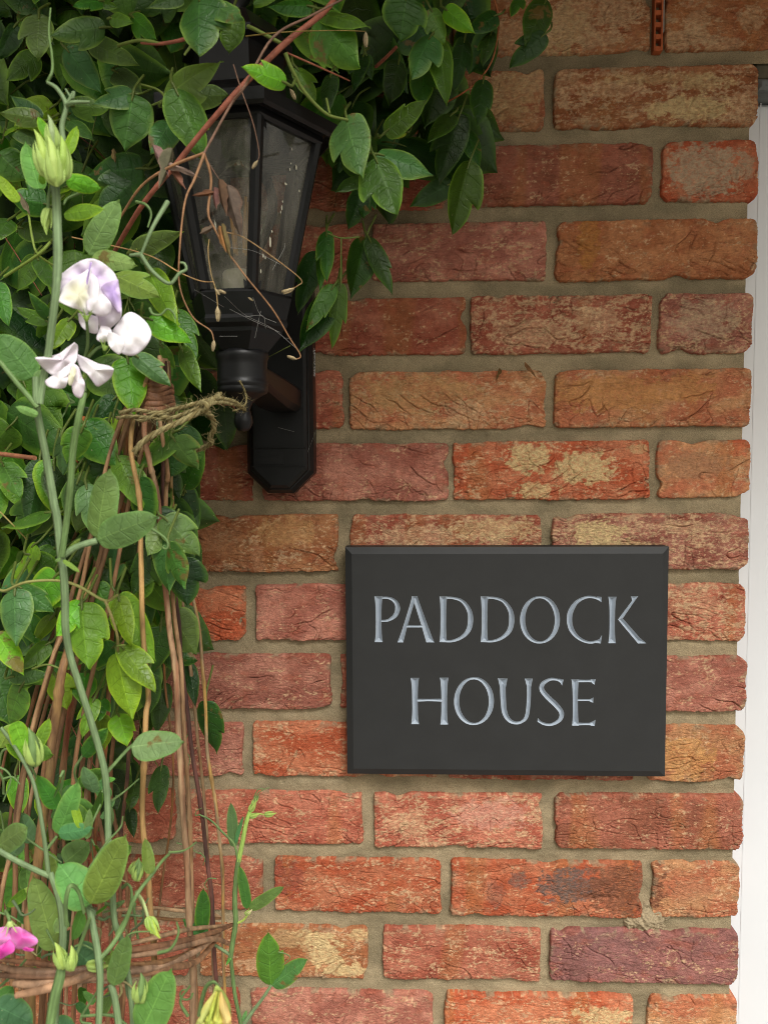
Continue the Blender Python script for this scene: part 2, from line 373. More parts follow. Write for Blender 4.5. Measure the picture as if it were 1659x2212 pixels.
BLOBS = [  # view x, y, rx, ry, colour, strength
    (1210, 60, 60, 55, LICHEN, .7), (1330, 30, 45, 30, CREAM, .7), (1290, 85, 50, 16, CREAM, .6), (1620, 40, 30, 26, CREAM, .6), (1500, 50, 30, 24, CREAM, .5), (1100, 200, 60, 50, LICHEN, .5), (1330, 190, 60, 20, CREAM, .5), (1270, 520, 22, 60, lin(186, 128, 66), .7),
    (1600, 970, 20, 20, lin(196, 84, 50), .6), (890, 1000, 60, 26, lin(150, 84, 70), .5), (1500, 1300, 60, 40, CREAM, .35), (880, 1780, 50, 30, CREAM, .5), (1060, 1760, 80, 34, lin(214, 160, 140), .6),
    (1500, 235, 75, 26, LICHEN, 1), (1420, 240, 30, 18, LICHEN, .9), (1520, 180, 60, 16, LICHEN, .6), (1600, 230, 28, 35, CREAM, .5),
    (1430, 170, 120, 12, LICHEN, .5), (1190, 170, 60, 40, CREAM, .4),
    (1520, 365, 72, 58, LIME, 1.1), (1608, 360, 22, 26, LIME, .8), (1130, 75, 70, 35, CREAM, .5), (1240, 40, 60, 50, CREAM, .45), (1480, 85, 60, 22, CREAM, .8), (1560, 95, 50, 14, CREAM, .6),
    (1150, 720, 90, 30, CREAM, .55), (1280, 690, 60, 30, CREAM, .5), (1520, 690, 70, 45, LIME, .6), (1320, 850, 120, 38, lin(196, 140, 88), .9), (1480, 840, 60, 30, lin(196, 140, 88), .8),
    (900, 850, 120, 40, lin(190, 150, 100), .6), (1000, 890, 50, 25, CREAM, .5), (1140, 990, 44, 34, LICHEN, 1.0), (1160, 1060, 42, 18, LICHEN, .9), (1260, 1010, 60, 36, LICHEN, 1.0), (1380, 970, 24, 12, LICHEN, .6),
    (1500, 1005, 70, 30, lin(176, 128, 96), .8), (1070, 1145, 90, 26, LICHEN, .6), (900, 1160, 90, 26, CREAM, .5), (1290, 1150, 60, 26, LICHEN, 1), (1330, 1180, 90, 14, LICHEN, .7), (1480, 1140, 60, 14, CREAM, .5),
    (620, 1150, 70, 30, lin(196, 150, 100), .7), (470, 1160, 50, 40, lin(182, 128, 92), .6), (560, 1210, 14, 40, lin(190, 140, 105), .6),
    (1240, 1915, 80, 40, SOOT, 1.0), (1350, 1920, 90, 60, lin(132, 84, 62), 1.2), (1120, 1900, 22, 18, SOOT, .7), (1070, 1930, 20, 30, SOOT, .4),
    (650, 2030, 90, 22, LICHEN, 1.2), (700, 2060, 40, 34, LICHEN, 1.1), (745, 2095, 60, 16, LICHEN, 1.0), (780, 2020, 25, 14, LICHEN, .8), (560, 2085, 50, 20, CREAM, .6), (610, 2060, 60, 60, lin(150, 96, 58), .6),
    (1300, 2195, 60, 22, LICHEN, .9), (1190, 2215, 40, 20, LICHEN, .6), (1320, 2045, 60, 60, lin(140, 100, 98), .5), (1480, 1640, 60, 50, lin(202, 150, 92), .7), (560, 1630, 12, 20, CREAM, .5),
    (1500, 1930, 50, 30, lin(176, 128, 96), .5), (620, 1900, 40, 40, lin(148, 78, 64), .7),
]
blobs = [(P(x, y), rx*.85/FPX, ry*.85/FPX, c, s) for x, y, rx, ry, c, s in BLOBS]
NOTCH = [(1193, 640, 16, 22, .009), (1640, 435, 30, 16, .006), (1000, 1045, 60, 30, .006), (722, 1225, 22, 16, .006), (520, 1345, 20, 22, .006), (1215, 2105, 30, 28, .006),
         (1180, 1120, 18, 18, .004), (1300, 1940, 70, 10, .003)]
notches = [(P(x, y), rx*.85/FPX, ry*.85/FPX, s) for x, y, rx, ry, s in NOTCH]
def brick(mb, x0, x1, z0, z1, typ, stain, crease, seed, step):
    crease = crease*(.75 + .5*abs(math.sin(seed*5.3))); stain = stain*(.9 + .5*abs(math.cos(seed*3.7)))
    hw, hh = (x1 - x0)/2, (z1 - z0)/2; cx, cz = (x0 + x1)/2, (z0 + z1)/2
    def axis(h):
        e = [-h, -h, -h, -h + .0006, -h + .0014, -h + .0026]
        n = max(4, int(round((2*h - .0052)/step))); core = np.linspace(-h + .0038, h - .0038, n)
        return np.concatenate([e, core, -np.array(e[::-1])]), 6
    ax, _ = axis(hw); az, _ = axis(hh); nx, nz = len(ax), len(az)
    X, Z = np.meshgrid(ax, az)
    I = np.minimum(np.minimum(np.arange(nx), nx - 1 - np.arange(nx))[None, :], np.minimum(np.arange(nz), nz - 1 - np.arange(nz))[:, None])
    t = np.minimum(hw - abs(X), hh - abs(Z))
    rad = .0022 + .0045*((seed*37) % 10)/10 + (.004 if abs(x1 - EDGE) < .006 else 0)
    qx = (abs(X) - (hw - rad))/rad; qz = (abs(Z) - (hh - rad))/rad; m = (qx > 0) & (qz > 0)
    k = np.where(m, np.maximum(qx, qz)/np.maximum(np.hypot(qx, qz), 1e-9), 1)
    X2 = np.where(m, np.sign(X)*(hw - rad + qx*rad*k), X); Z2 = np.where(m, np.sign(Z)*(hh - rad + qz*rad*k), Z)
    gx, gz = X2 + cx, Z2 + cz; sx, sz = X2 + seed*1.37, Z2 + seed*.73
    edge = np.exp(-t/.009)
    rag = np.where(Z2 < 0, 1.4, .8)
    X3 = gx + edge*(.0020*fbm(sx/.03, sz/.03, 1) + rag*.0009*fbm(sx/.005, sz/.005, 2, 4, .65))
    Z3 = gz + edge*(.0018*fbm(sx/.045, sz/.03, 3) + rag*.0010*fbm(sx/.006, sz/.005, 4, 4, .65))
    for q in range(3):
        hx = math.sin(seed*4.1 + q*2.3); hz = math.cos(seed*2.7 + q*1.9); kx, kz = (hw*np.sign(hx), hh*hz) if q == 0 else (hw*hx, hh*np.sign(hz))
        kk = np.exp(-((X2 - kx)/(.006 + .005*abs(hz)))**2 - ((Z2 - kz)/(.005 + .004*abs(hx)))**2)*(.0030 + .002*math.sin(seed*9.1 + q))
        X3 = X3 - kk*np.sign(kx)*(q == 0); Z3 = Z3 - kk*np.sign(kz)*(q > 0)
    # face relief
    r = .0024 + .0014*fbm(sx/.03, sz/.03, 9, 2)
    tt = np.clip(t, 0, r); drop = r - np.sqrt(np.maximum(r*r - (r - tt)**2, 0))
    h = .0011*fbm(sx/.06, sz/.035, 5, 3) + .0007*fbm(sx/.009, sz/.005, 6, 5, .62)
    wx = .012*fbm(sx/.04, sz/.04, 7, 2); wz = .006*fbm(sx/.035, sz/.04, 8, 2)
    for q, (lx, lz, wd, dp, tilt) in enumerate(((.060, .012, .00045, .0020, .25), (.026, .006, .00040, .0010, -.15), (.10, .020, .00055, .0030, .4), (.024, .080, .00045, .0022, 0), (.015, .0045, .00038, .0008, .3), (.020, .005, .00040, .0009, -.4))):
        a = perlin((sx + wx)/lx + q*3.3, (sz + wz + tilt*((seed % 3) - 1)*sx)/lz, 20 + q)
        ga = np.hypot(np.gradient(a, axis=1)/np.maximum(np.gradient(gx, axis=1), 2e-4), np.gradient(a, axis=0)/np.maximum(np.gradient(gz, axis=0), 2e-4)) + 1e-6
        msk = sstep(.32 - .45*crease, .66 - .35*crease, perlin(sx/.045 + q*9, sz/.028, 40 + q) + .30*np.clip(-Z2/hh, -.5, 1))
        dist = abs(a)/ga
        h = h - dp*np.exp(-(dist/wd)**2)*msk + .14*dp*np.exp(-(dist/.003)**2)*(a > 0)*msk
    rg = sstep(.0, .5, fbm(sx/.05 + 7, sz/.03, 33, 2) + .5*np.clip(-Z2/hh - .3, 0, 1) + crease - .5)
    h = h - .0016*rg*abs(fbm(sx/.010, (sz + .3*wx)/.0038, 34, 4, .6))
    for (c, rx, rz, s) in notches:
        d = ((gx - c[0])/rx)**2 + ((gz - c[2])/rz)**2
        h = h - s*np.exp(-d*1.2)*(.7 + .6*fbm(gx/.006, gz/.006, 12, 3))
    y = -(h - drop) - .0012*np.sin(seed*2.3)
    y = np.where(I == 2, y + .0022, y); y = np.where(I == 1, .012, y); y = np.where(I == 0, .1, y)
    # colour
    a, b = [lin(*c) for c in TYPES[typ]]
    w = sstep(-.35, .35, fbm(sx/.05, sz/.03, 50, 4))[..., None]
    col = a*(1 - w) + b*w
    vb = sstep(.25, .5, perlin(sx/.035 + 3, sz/.3, 61))[..., None]*.45                    # kiln banding across the brick
    col = col*(1 - vb) + (lin(172, 112, 66) if typ not in ('purple', 'rose') else lin(150, 84, 68))*vb
    rn = np.sin(seed*12.9898)*.5 + .5
    col = col*(.86 + .26*rn)
    n1 = fbm(sx/.022, sz/.010, 52, 5, .65); n2 = fbm(sx/.0045, sz/.003, 53, 4, .7)
    pale = sstep(.34 - .55*stain, .66 - .45*stain, n1*.75 + n2*.75 + .15*fbm(sx/.07, sz/.05, 54, 2))[..., None]*.75
    col = col*(1 - pale) + CREAM*(.9 + .2*n2[..., None])*pale
    redm = (sstep(.2, .6, fbm(sx/.018, sz/.012, 55, 4) + .35*edge)*.32)[..., None]
    col = col*(1 - redm) + lin(166, 86, 62)*redm
    for (c, rx, rz, cc, s) in blobs:
        d = np.sqrt(((gx - c[0])/rx)**2 + ((gz - c[2])/rz)**2)
        if d.min() > 2.2: continue
        k = sstep(-.10, .16, 1.0 - d + .75*fbm(gx/.010, gz/.008, 70, 5, .65))*min(s, 1)
        k = (k*(.55 + .45*sstep(-.35, .15, n2)))[..., None]
        col = col*(1 - k) + cc*k
    sm = (sstep(.18, .42, fbm(gx/.020, gz/.014, 170, 4, .6))*np.exp(-t/.0045)*.85)[..., None]       # mortar smeared over the arris
    col = col*(1 - sm) + lin(156, 140, 112)*sm
    mb.add(np.stack([X3, y, Z3], -1).reshape(-1, 3), grid_faces(nx, nz), col.reshape(-1, 3))
def build_wall():
    root = thing('brick_wall', (0, .1, 0), 'weathered orange and red brick wall with sandy mortar joints behind the sign and lantern', 'wall')
    mb = MB(); sd_ = 1
    far = MB()
    for k in range(-1, 21):
        zt = rowz(k); zb = zt - CP*.80
        known = ROWS.get(k, [])
        spans = []
        for (a, b, ty, stn, cr) in known:
            ym = CH/2 + 0; zc = (zt + zb)/2
            # row's own image height for this brick
            def xat(px):
                lo, hi = -400., 3000.
                for _ in range(30):
                    mid = (lo + hi)/2
                    if P(px, mid)[2] > zc: lo = mid
                    else: hi = mid
                return P(px, lo)[0]
            spans.append((xat(a), xat(b), ty, stn, cr, True))
        if not known:
            x = -.2 - .11*(k % 2)
            while x < EDGE + (.8 if k < 1 else 0):
                x1 = x + .200
                if k >= 1 and x1 > EDGE - .05: x1 = EDGE
                spans.append((x, x1, random.choice(['red', 'rose', 'orange', 'brown']), .25, .5, False)); x = x1 + .011
        x = spans[0][0] - .011
        while x > -1.5:
            w = .198 + .008*random.random()
            spans.append((x - w, x, random.choice(['red', 'rose', 'brown', 'dark']), .2, .5, False)); x -= w + .011
        for (a, b, ty, stn, cr, near) in spans:
            sd_ += 1
            j = .0012*math.sin(sd_*7.7); near = near or (a > -.62 and -1 < k < 16)
            if k >= 1 and b > EDGE - .012: b = EDGE + .0015*math.sin(sd_*3.1)
            if b > -.62 and a < EDGE + .1 and -1 <= k <= 15: brick(mb, a, b, zb + j, zt + j*.5 + .001*math.cos(sd_), ty, stn, cr, sd_, .00078)
            else: brick(mb, a, b, zb + j, zt + j*.5, ty, stn, cr, sd_, .005)
    mb.build('bricks', MAT['brick'], root)
    # mortar: recessed sheet with a return at the opening
    mo = MB()
    def sheet(x0, x1, z0, z1, step, ret=True):
        xs = np.linspace(x0, x1, max(2, int((x1 - x0)/step))); zs = np.linspace(z0, z1, max(2, int((z1 - z0)/step)))
        X, Z = np.meshgrid(xs, zs)
        near = step < .004
        Y = .0062 + .0010*fbm(X/.05, Z/.03, 80, 4) + .0007*fbm(X/.008, Z/.008, 81, 3)
        w = sstep(-.3, .4, fbm(X/.09, Z/.05, 83, 3))[..., None]
        col = lin(154, 139, 112)*(1 - w) + lin(132, 120, 96)*w
        mo.add(np.stack([X, Y, Z], -1).reshape(-1, 3), grid_faces(len(xs), len(zs)), col.reshape(-1, 3))
        if ret:
            n = len(zs); xe = X[:, -1] + .001*fbm(zs/.02, zs*0 + 3, 84, 3)
            v = np.concatenate([np.stack([X[:, -1], Y[:, -1], zs], 1), np.stack([xe + .0012, Y[:, -1] + .004, zs], 1), np.stack([xe + .001, zs*0 + .22, zs], 1)])
            f = [np.array([[i, i + n, i + n + 1, i + 1] for i in range(n - 1)]), np.array([[i + n, i + 2*n, i + 2*n + 1, i + n + 1] for i in range(n - 1)])]
            for q in f: mo.add(v, q, lin(170, 150, 118))
    xe = EDGE - .0075; zl = P(1650, 131)[2]
    zlo, zhi = rowz(16.2), rowz(-.6)
    sheet(-.66, xe, zlo, zhi, .0022, True)
    sheet(-1.6, xe, -.05, zlo, .02, True); sheet(-1.6, xe, zhi, rowz(-1.58), .02, False); sheet(-1.6, -.66, zlo, zhi, .02, False)
    sheet(xe, EDGE + 1.1, zl, zhi, .003, False); sheet(xe, EDGE + 1.1, zhi, rowz(-1.58), .02, False)
    mo.build('mortar', MAT['mortar'], root)
    # stray lump of mortar left on the joint, low on the right
    lump = MB(); c = P(1395, 1990); n = 70
    xs = np.linspace(-.030, .030, n); X, Z = np.meshgrid(xs, xs); r = np.hypot(X/.026, (Z + .0*X)/.018) + .35*fbm(X/.012, Z/.012, 90, 3)
    Hh = np.clip(1 - r, -.4, 1); Y = .006 - .011*np.where(Hh > 0, Hh**.7, Hh) + .004*fbm(X/.006, Z/.005, 91, 5, .65)
    lump.add(np.stack([X + c[0], Y, Z + c[2]], -1).reshape(-1, 3), grid_faces(n, n), lin(158, 142, 116))
    lump.build('mortar_lump', MAT['mortar'], root)
    # orange plastic weep vent between two bricks of the top course
    vt = MB(); a = P(1410, -60); b = P(1434, 112); oc = lin(176, 92, 52)
    rail = .0016; x0, x1 = a[0], b[0]
    box(vt, x0 + .0012, x0 + .0012 + rail, -.003, .02, b[2], a[2], oc*.8); box(vt, x0 + .0085, x0 + .0085 + rail, -.0035, .02, b[2], a[2], oc)
    z = b[2]; 
    while z < a[2]:
        box(vt, x0 + .0012 + rail, x0 + .0085, -.0025, .02, z, z + .0045, oc); z += .0122
    box(vt, x0 + .0108, x0 + .0122, -.001, .02, b[2] + .02, a[2], lin(150, 140, 130))
    vo = vt.build('weep_vent', MAT['vent'], root, smooth=False); vo['label'] = 'orange plastic weep vent between two top bricks'
    bk = MB(); box(bk, x0, x1, .012, .03, b[2] - .002, a[2], (.01, .01, .01)); bk.build('vent_shade_backing', MAT['vent'], vo, smooth=False)  # near-black block standing in for the shade inside the vent holes
    return root
build_wall()

# ---- steel lintel over the doorway
def lintel():
    a = P(1638, 132); b = P(1638, 188)
    root = thing('lintel', (EDGE + .4, .06, b[2]), 'dark grey metal lintel strip under the top bricks above the white frame', 'lintel')
    mb = MB(); zm = a[2]*.45 + b[2]*.55
    box(mb, EDGE - .001, EDGE + 1.05, .010, .12, zm, a[2] + .004, lin(86, 80, 62), .002)  # mortar gap above the metal, its shade painted in as dark olive
    box(mb, EDGE + .001, EDGE + 1.05, .004, .12, b[2], zm - .0005, lin(106, 112, 112), .003)
    mb.build('flange_and_gap', MAT['lead'], root, smooth=False)
lintel()
# ---- white door frame and door
def door():
    zt = P(1650, 189)[2]
    root = thing('door_frame', (EDGE + .3, .08, 0), 'white door frame beside the right end of the brick wall', 'door frame')
    w = (.66, .675, .70); mb = MB(); x = EDGE
    box(mb, x - .03, x + .075, .036, .14, 0, zt, w, .004)
    box(mb, x + .0752, x + .92, .036, .14, zt - .06, zt, w, .004)
    mb.build('frame', MAT['upvc'], root, smooth=False)
    gk = MB(); box(gk, x + .016, x + .0175, .0356, .05, 0, zt, (.63, .645, .67)); gk.build('gasket', MAT['upvc'], root, smooth=False)
    lf = MB(); box(lf, x + .08, x + .92, .052, .10, .02, zt - .065, w, .003)
    pn = MB()
    for (a, b, c, d) in ((.16, .84, .25, .95), (.16, .84, 1.10, 1.95)): box(pn, x + a, x + b, .044, .0515, c, min(d, zt - .15), w, .006)
    leaf = lf.build('door_leaf', MAT['upvc'], root, smooth=False); pn.build('door_panel', MAT['upvc'], leaf, smooth=False)
door()
# ---- unseen canopy added over the wall, sized to shade the upper courses
def canopy():
    z = rowz(-1.6); root = thing('shade_canopy', (0, -.2, z), 'unseen brown timber canopy added over the wall to shade its upper courses', 'canopy')
    mb = MB(); c = lin(120, 86, 52)
    box(mb, -1.7, 1.45, -CANOPY_OUT, .15, z, z + .03, c); mb.build('soffit', MAT['timber'], root, smooth=False)
    fb = MB(); box(fb, -1.72, 1.47, -CANOPY_OUT - .025, -CANOPY_OUT - .001, z - .04, z + .10, lin(120, 84, 54), .003); fb.build('fascia', MAT['timber'], root, smooth=False)
CANOPY_OUT = .62
canopy()

# ------------------------------------------------------------------ house sign with cut lettering
SD = .024                                   # front face of the slate, metres off the wall
def poly_sdf(px, py, poly):
    d = np.full(px.shape, 1e9); inside = np.zeros(px.shape, bool); n = len(poly)
    for i in range(n):
        ax_, ay_ = poly[i]; bx, by = poly[(i + 1) % n]; ex, ey = bx - ax_, by - ay_
        t = np.clip(((px - ax_)*ex + (py - ay_)*ey)/(ex*ex + ey*ey), 0, 1)
        d = np.minimum(d, np.hypot(px - ax_ - t*ex, py - ay_ - t*ey))
        c = (ay_ > py) != (by > py)
        with np.errstate(divide='ignore', invalid='ignore'): xx = ax_ + (py - ay_)/(by - ay_ if by != ay_ else 1e-9)*ex
        inside ^= c & (px < xx)
    return np.where(inside, d, -d)
def stroke_sdf(px, py, pts, hw):
    path = np.array(smooth_path([(a, b, 0) for a, b in pts], 8))[:, :2]; m = len(path)
    w = np.interp(np.linspace(0, 1, m), np.linspace(0, 1, len(hw)), hw); d = np.full(px.shape, -1e9)
    for i in range(m - 1):
        a, b = path[i], path[i + 1]; e = b - a; t = np.clip(((px - a[0])*e[0] + (py - a[1])*e[1])/(e@e + 1e-9), 0, 1)
        d = np.maximum(d, w[i]*(1 - t) + w[i + 1]*t - np.hypot(px - a[0] - t*e[0], py - a[1] - t*e[1]))
    return d
def flared(x0, x1, yt, x2, x3, yb, pinch=5.5):
    """upright or slanting stroke from top edge x0..x1 to bottom edge x2..x3 with waisted sides"""
    L, Rr = [], []
    for t in np.linspace(0, 1, 11):
        k = pinch*(1 - abs(2*t - 1)**3.2)
        L.append((x0 + (x2 - x0)*t + k, yt + (yb - yt)*t)); Rr.append((x1 + (x3 - x1)*t - k, yt + (yb - yt)*t))
    return ('p', L + Rr[::-1])
def oval(cx, cy, rx, ry, thick=12.5, thin=5):
    a = np.linspace(0, 2*np.pi, 25); tilt = .12
    return ('s', [(cx + rx*np.sin(t), cy - ry*np.cos(t)) for t in a], [thin + (thick - thin)*abs(np.sin(t + tilt))**1.4 for t in a])
def dee(x):
    return [flared(x, x + 37, 271, x, x + 36, 488, 5), ('s', [(x + 14, 279), (x + 62, 279), (x + 108, 295), (x + 139, 336), (x + 147, 382), (x + 137, 430), (x + 106, 464), (x + 62, 482), (x + 14, 483)],
            [5, 5.5, 7.5, 11, 13, 11.5, 8, 6, 5])]
LETTERS = {
    ('P', 205, 350): [flared(219, 259, 270, 221, 259, 488, 6), ('s', [(236, 280), (285, 279), (318, 297), (329, 328), (317, 362), (285, 384), (250, 388)], [5, 5.5, 9, 12, 10, 6, 4.5])],
    ('A', 350, 512): [flared(397, 419, 270, 328, 356, 489, 3), flared(396, 422, 270, 464, 502, 489, 1.5), ('s', [(366, 413), (410, 413), (460, 413)], [5.5, 5.5, 5.5])],
    ('D', 512, 706): dee(526), ('D2', 706, 897): dee(720),
    ('O', 897, 1110): [oval(1000, 382, 82, 107)],
    ('C', 1110, 1306): [('s', [(1284, 288), (1252, 276), (1214, 277), (1172, 300), (1145, 343), (1139, 385), (1150, 430), (1182, 468), (1226, 488), (1260, 486), (1284, 477)], [5, 5.5, 6, 9, 12.5, 13, 12, 8, 6, 6, 5]),
                        ('p', [(1268, 272), (1291, 274), (1290, 302), (1280, 291), (1262, 284)]), ('p', [(1262, 480), (1280, 474), (1293, 452), (1287, 494), (1262, 492)])],
    ('K', 1306, 1515): [flared(1322, 1361, 273, 1322, 1358, 493, 6), ('p', [(1430, 272), (1464, 270), (1449, 290), (1392, 374), (1382, 386), (1368, 381), (1378, 366), (1434, 292)]),
                        ('p', [(1368, 381), (1386, 372), (1400, 386), (1470, 466), (1503, 494), (1462, 494), (1452, 482), (1386, 404)])],
    ('H', 376, 584): [flared(390, 430, 656, 393, 430, 875, 6), flared(528, 569, 655, 530, 567, 877, 6), ('s', [(412, 762), (480, 761), (550, 762)], [7, 5.5, 7.5])],
    ('OO', 584, 792): [oval(689, 766, 82, 108)],
    ('U', 792, 974): [('s', [(824, 672), (827, 760), (834, 820), (854, 855), (884, 869), (915, 863), (938, 835), (947, 760), (948, 672)], [14, 13, 12.5, 10, 7, 6.5, 9, 9.5, 10]),
                      ('p', [(801, 657), (847, 659), (839, 700), (811, 700)]), ('p', [(928, 659), (966, 659), (958, 700), (939, 700)])],
    ('S', 974, 1128): [('s', [(1102, 676), (1078, 664), (1046, 664), (1014, 684), (1009, 712), (1034, 745), (1078, 787), (1102, 822), (1092, 856), (1052, 877), (1018, 873), (996, 862)], [5, 5.5, 7, 10, 11.5, 12, 12, 11.5, 9, 6.5, 6.5, 5]),
                       ('p', [(1088, 660), (1112, 664), (1104, 694), (1097, 680), (1082, 670)]), ('p', [(990, 844), (1000, 858), (1018, 868), (1014, 879), (988, 864)])],
    ('E', 1128, 1280): [flared(1148, 1184, 663, 1151, 1184, 882, 5), ('s', [(1162, 671), (1210, 671), (1252, 671)], [7, 5.5, 6]), ('p', [(1238, 663), (1263, 662), (1257, 689), (1244, 680)]),
                        ('s', [(1162, 761), (1205, 761), (1240, 761)], [5, 4.5, 5]), ('p', [(1232, 758), (1252, 749), (1251, 775), (1232, 766)]),
                        ('s', [(1162, 874), (1210, 874), (1252, 874)], [7, 5.5, 6]), ('p', [(1236, 868), (1262, 854), (1258, 884), (1238, 882)])],
}
def house_sign():
    a, b, c, d = [Q('S', *p, SD) for p in ((111, 72), (1572, 70), (1570, 1097), (122, 1085))]
    x0, x1, z1, z0 = (a[0] + d[0])/2, (b[0] + c[0])/2, (a[2] + b[2])/2, (c[2] + d[2])/2
    root = thing('house_sign', ((x0 + x1)/2, -SD, (z0 + z1)/2), 'dark slate house sign with silver cut letters reading PADDOCK HOUSE', 'house sign')
    slate = lin(52, 53, 54)*.58; mb = MB(); ch, t = .0072, .0035
    # body: chamfered rim and sides
    r0 = [(x0, z0), (x1, z0), (x1, z1), (x0, z1)]; r1 = [(x0 - ch, z0 - ch), (x1 + ch, z0 - ch), (x1 + ch, z1 + ch), (x0 - ch, z1 + ch)]
    v = [(x, -SD, z) for x, z in r0] + [(x, -SD + t, z) for x, z in r1]
    for j in range(4):
        p = [v[j], v[(j + 1) % 4], v[4 + (j + 1) % 4], v[4 + j]]
        mb.add(p, [[3, 2, 1, 0]], slate)
        q = [v[4 + j], v[4 + (j + 1) % 4], (r1[(j + 1) % 4][0], -.002, r1[(j + 1) % 4][1]), (r1[j][0], -.002, r1[j][1])]
        mb.add(q, [[3, 2, 1, 0]], slate)
    mb.add([(x, -.002, z) for x, z in r1], [[3, 2, 1, 0]], slate)
    parts = []
    def W(px, py):                        # zoom pixels -> points on the slate face
        ox, oy, s = CROP['S']; X = (ox + px/s)*.8434; Y = (oy + py/s)*.8434
        vx = ((X - CW/2)/FPX)[..., None]*AX + ((Y - CH/2)/FPX)[..., None]*AY + AF
        return CAM + vx*((CAM_D - SD)/vx[..., 1])[..., None]
    rows = ((252, 512), (640, 898)); step = 1.5; paint = lin(158, 168, 180)
    xr = [[205, 1515], [376, 1280]]; band = []
    for (key, xa, xb), strokes in LETTERS.items():
        ra = rows[0] if xb <= 1515 and key in ('P', 'A', 'D', 'D2', 'O', 'C', 'K') else rows[1]
        nx = int((xb - xa)/step) + 1; ny = int((ra[1] - ra[0])/step) + 1
        X, Y = np.meshgrid(np.linspace(xa, xb, nx), np.linspace(ra[0], ra[1], ny)); hs_ = step
        def sd_all(X, Y):
            d = np.full(X.shape, -1e9)
            for s_ in strokes: d = np.maximum(d, poly_sdf(X, Y, s_[1]) if s_[0] == 'p' else stroke_sdf(X, Y, s_[1], s_[2]))
            return d
        own = strokes; other = LETTERS[('A', 350, 512)] if key == 'P' else []
        strokes = list(own) + list(other)
        D = sd_all(X, Y); e = .3
        for _ in range(2):
            gx = (sd_all(X + e, Y) - sd_all(X - e, Y))/(2*e); gy = (sd_all(X, Y + e) - sd_all(X, Y - e))/(2*e); g2 = np.maximum(gx*gx + gy*gy, .2)
            near = abs(D) < .62*hs_; near[0] = near[-1] = False; near[:, 0] = near[:, -1] = False
            X = np.where(near, X - np.clip(D*gx/g2, -.5*hs_, .5*hs_), X); Y = np.where(near, Y - np.clip(D*gy/g2, -.5*hs_, .5*hs_), Y); D2 = sd_all(X, Y)
            D = np.where(near, 0, D2)
        pts = W(X, Y); unit = mm('S', 1, SD)
        pts[..., 1] += np.maximum(D, 0)*unit*1.35
        f = grid_faces(nx, ny)[:, ::-1]; fd = D.reshape(-1)[f].mean(1) > 1e-3
        flat = pts.reshape(-1, 3)
        def part_d(ss):
            d = np.full(X.shape, -1e9)
            for s_ in ss: d = np.maximum(d, poly_sdf(X, Y, s_[1]) if s_[0] == 'p' else stroke_sdf(X, Y, s_[1], s_[2]))
            return d.reshape(-1)[f].mean(1)
        def sub(ff, m_, col):
            u, inv = np.unique(ff.reshape(-1), return_inverse=True); m_.add(flat[u], inv.reshape(-1, 4), col)
        sub(f[~fd], mb, slate)
        lt = spill if key == 'A' else MB()
        if other:
            spill = MB(); al = fd & (part_d(other) > part_d(own)); sub(f[al], spill, paint); fd = fd & ~al
        sub(f[fd], lt, paint); parts.append(lt)
        band.append((ra, xa, xb))
    # the rest of the face round the letter patches
    TL, TR, BR, BL = np.array((x0, -SD, z1)), np.array((x1, -SD, z1)), np.array((x1, -SD, z0)), np.array((x0, -SD, z0))
    def strip(p): mb.add(p, [[3, 2, 1, 0]], slate)
    w = lambda x, y: W(np.array(float(x)), np.array(float(y)))
    def fanrow(ytop_pts, ybot_pts):
        n = min(len(ytop_pts), len(ybot_pts))
        mb.add(list(ytop_pts) + list(ybot_pts), [list(range(len(ytop_pts))) + [len(ytop_pts) + i for i in range(len(ybot_pts))][::-1]], slate)
    r1a, r1b = rows[0]; r2a, r2b = rows[1]
    xs1 = [205, 350, 512, 706, 897, 1110, 1306, 1515]; xs2 = [376, 584, 792, 974, 1128, 1280]
    fanrow([TL, TR], [w(x, r1a) for x in xs1]); fanrow([w(x, r1b) for x in xs1], [w(x, r2a) for x in xs2]); fanrow([w(x, r2b) for x in xs2], [BL, BR])
    strip([TL, w(205, r1a), w(205, r1b), w(376, r2a), w(376, r2b), BL][:4]) if False else None
    mb.add([TL, w(205, r1a), w(205, r1b), w(376, r2a), w(376, r2b), BL], [[0, 1, 2, 3, 4, 5]], slate)
    mb.add([TR, w(1515, r1a), w(1515, r1b), w(1280, r2a), w(1280, r2b), BR], [[5, 4, 3, 2, 1, 0]], slate)
    bd = mb.build('slate_board', MAT['slate'], root, smooth=False)
    for lt in parts: lt.build('letter', MAT['paint'], root, smooth=False)
house_sign()

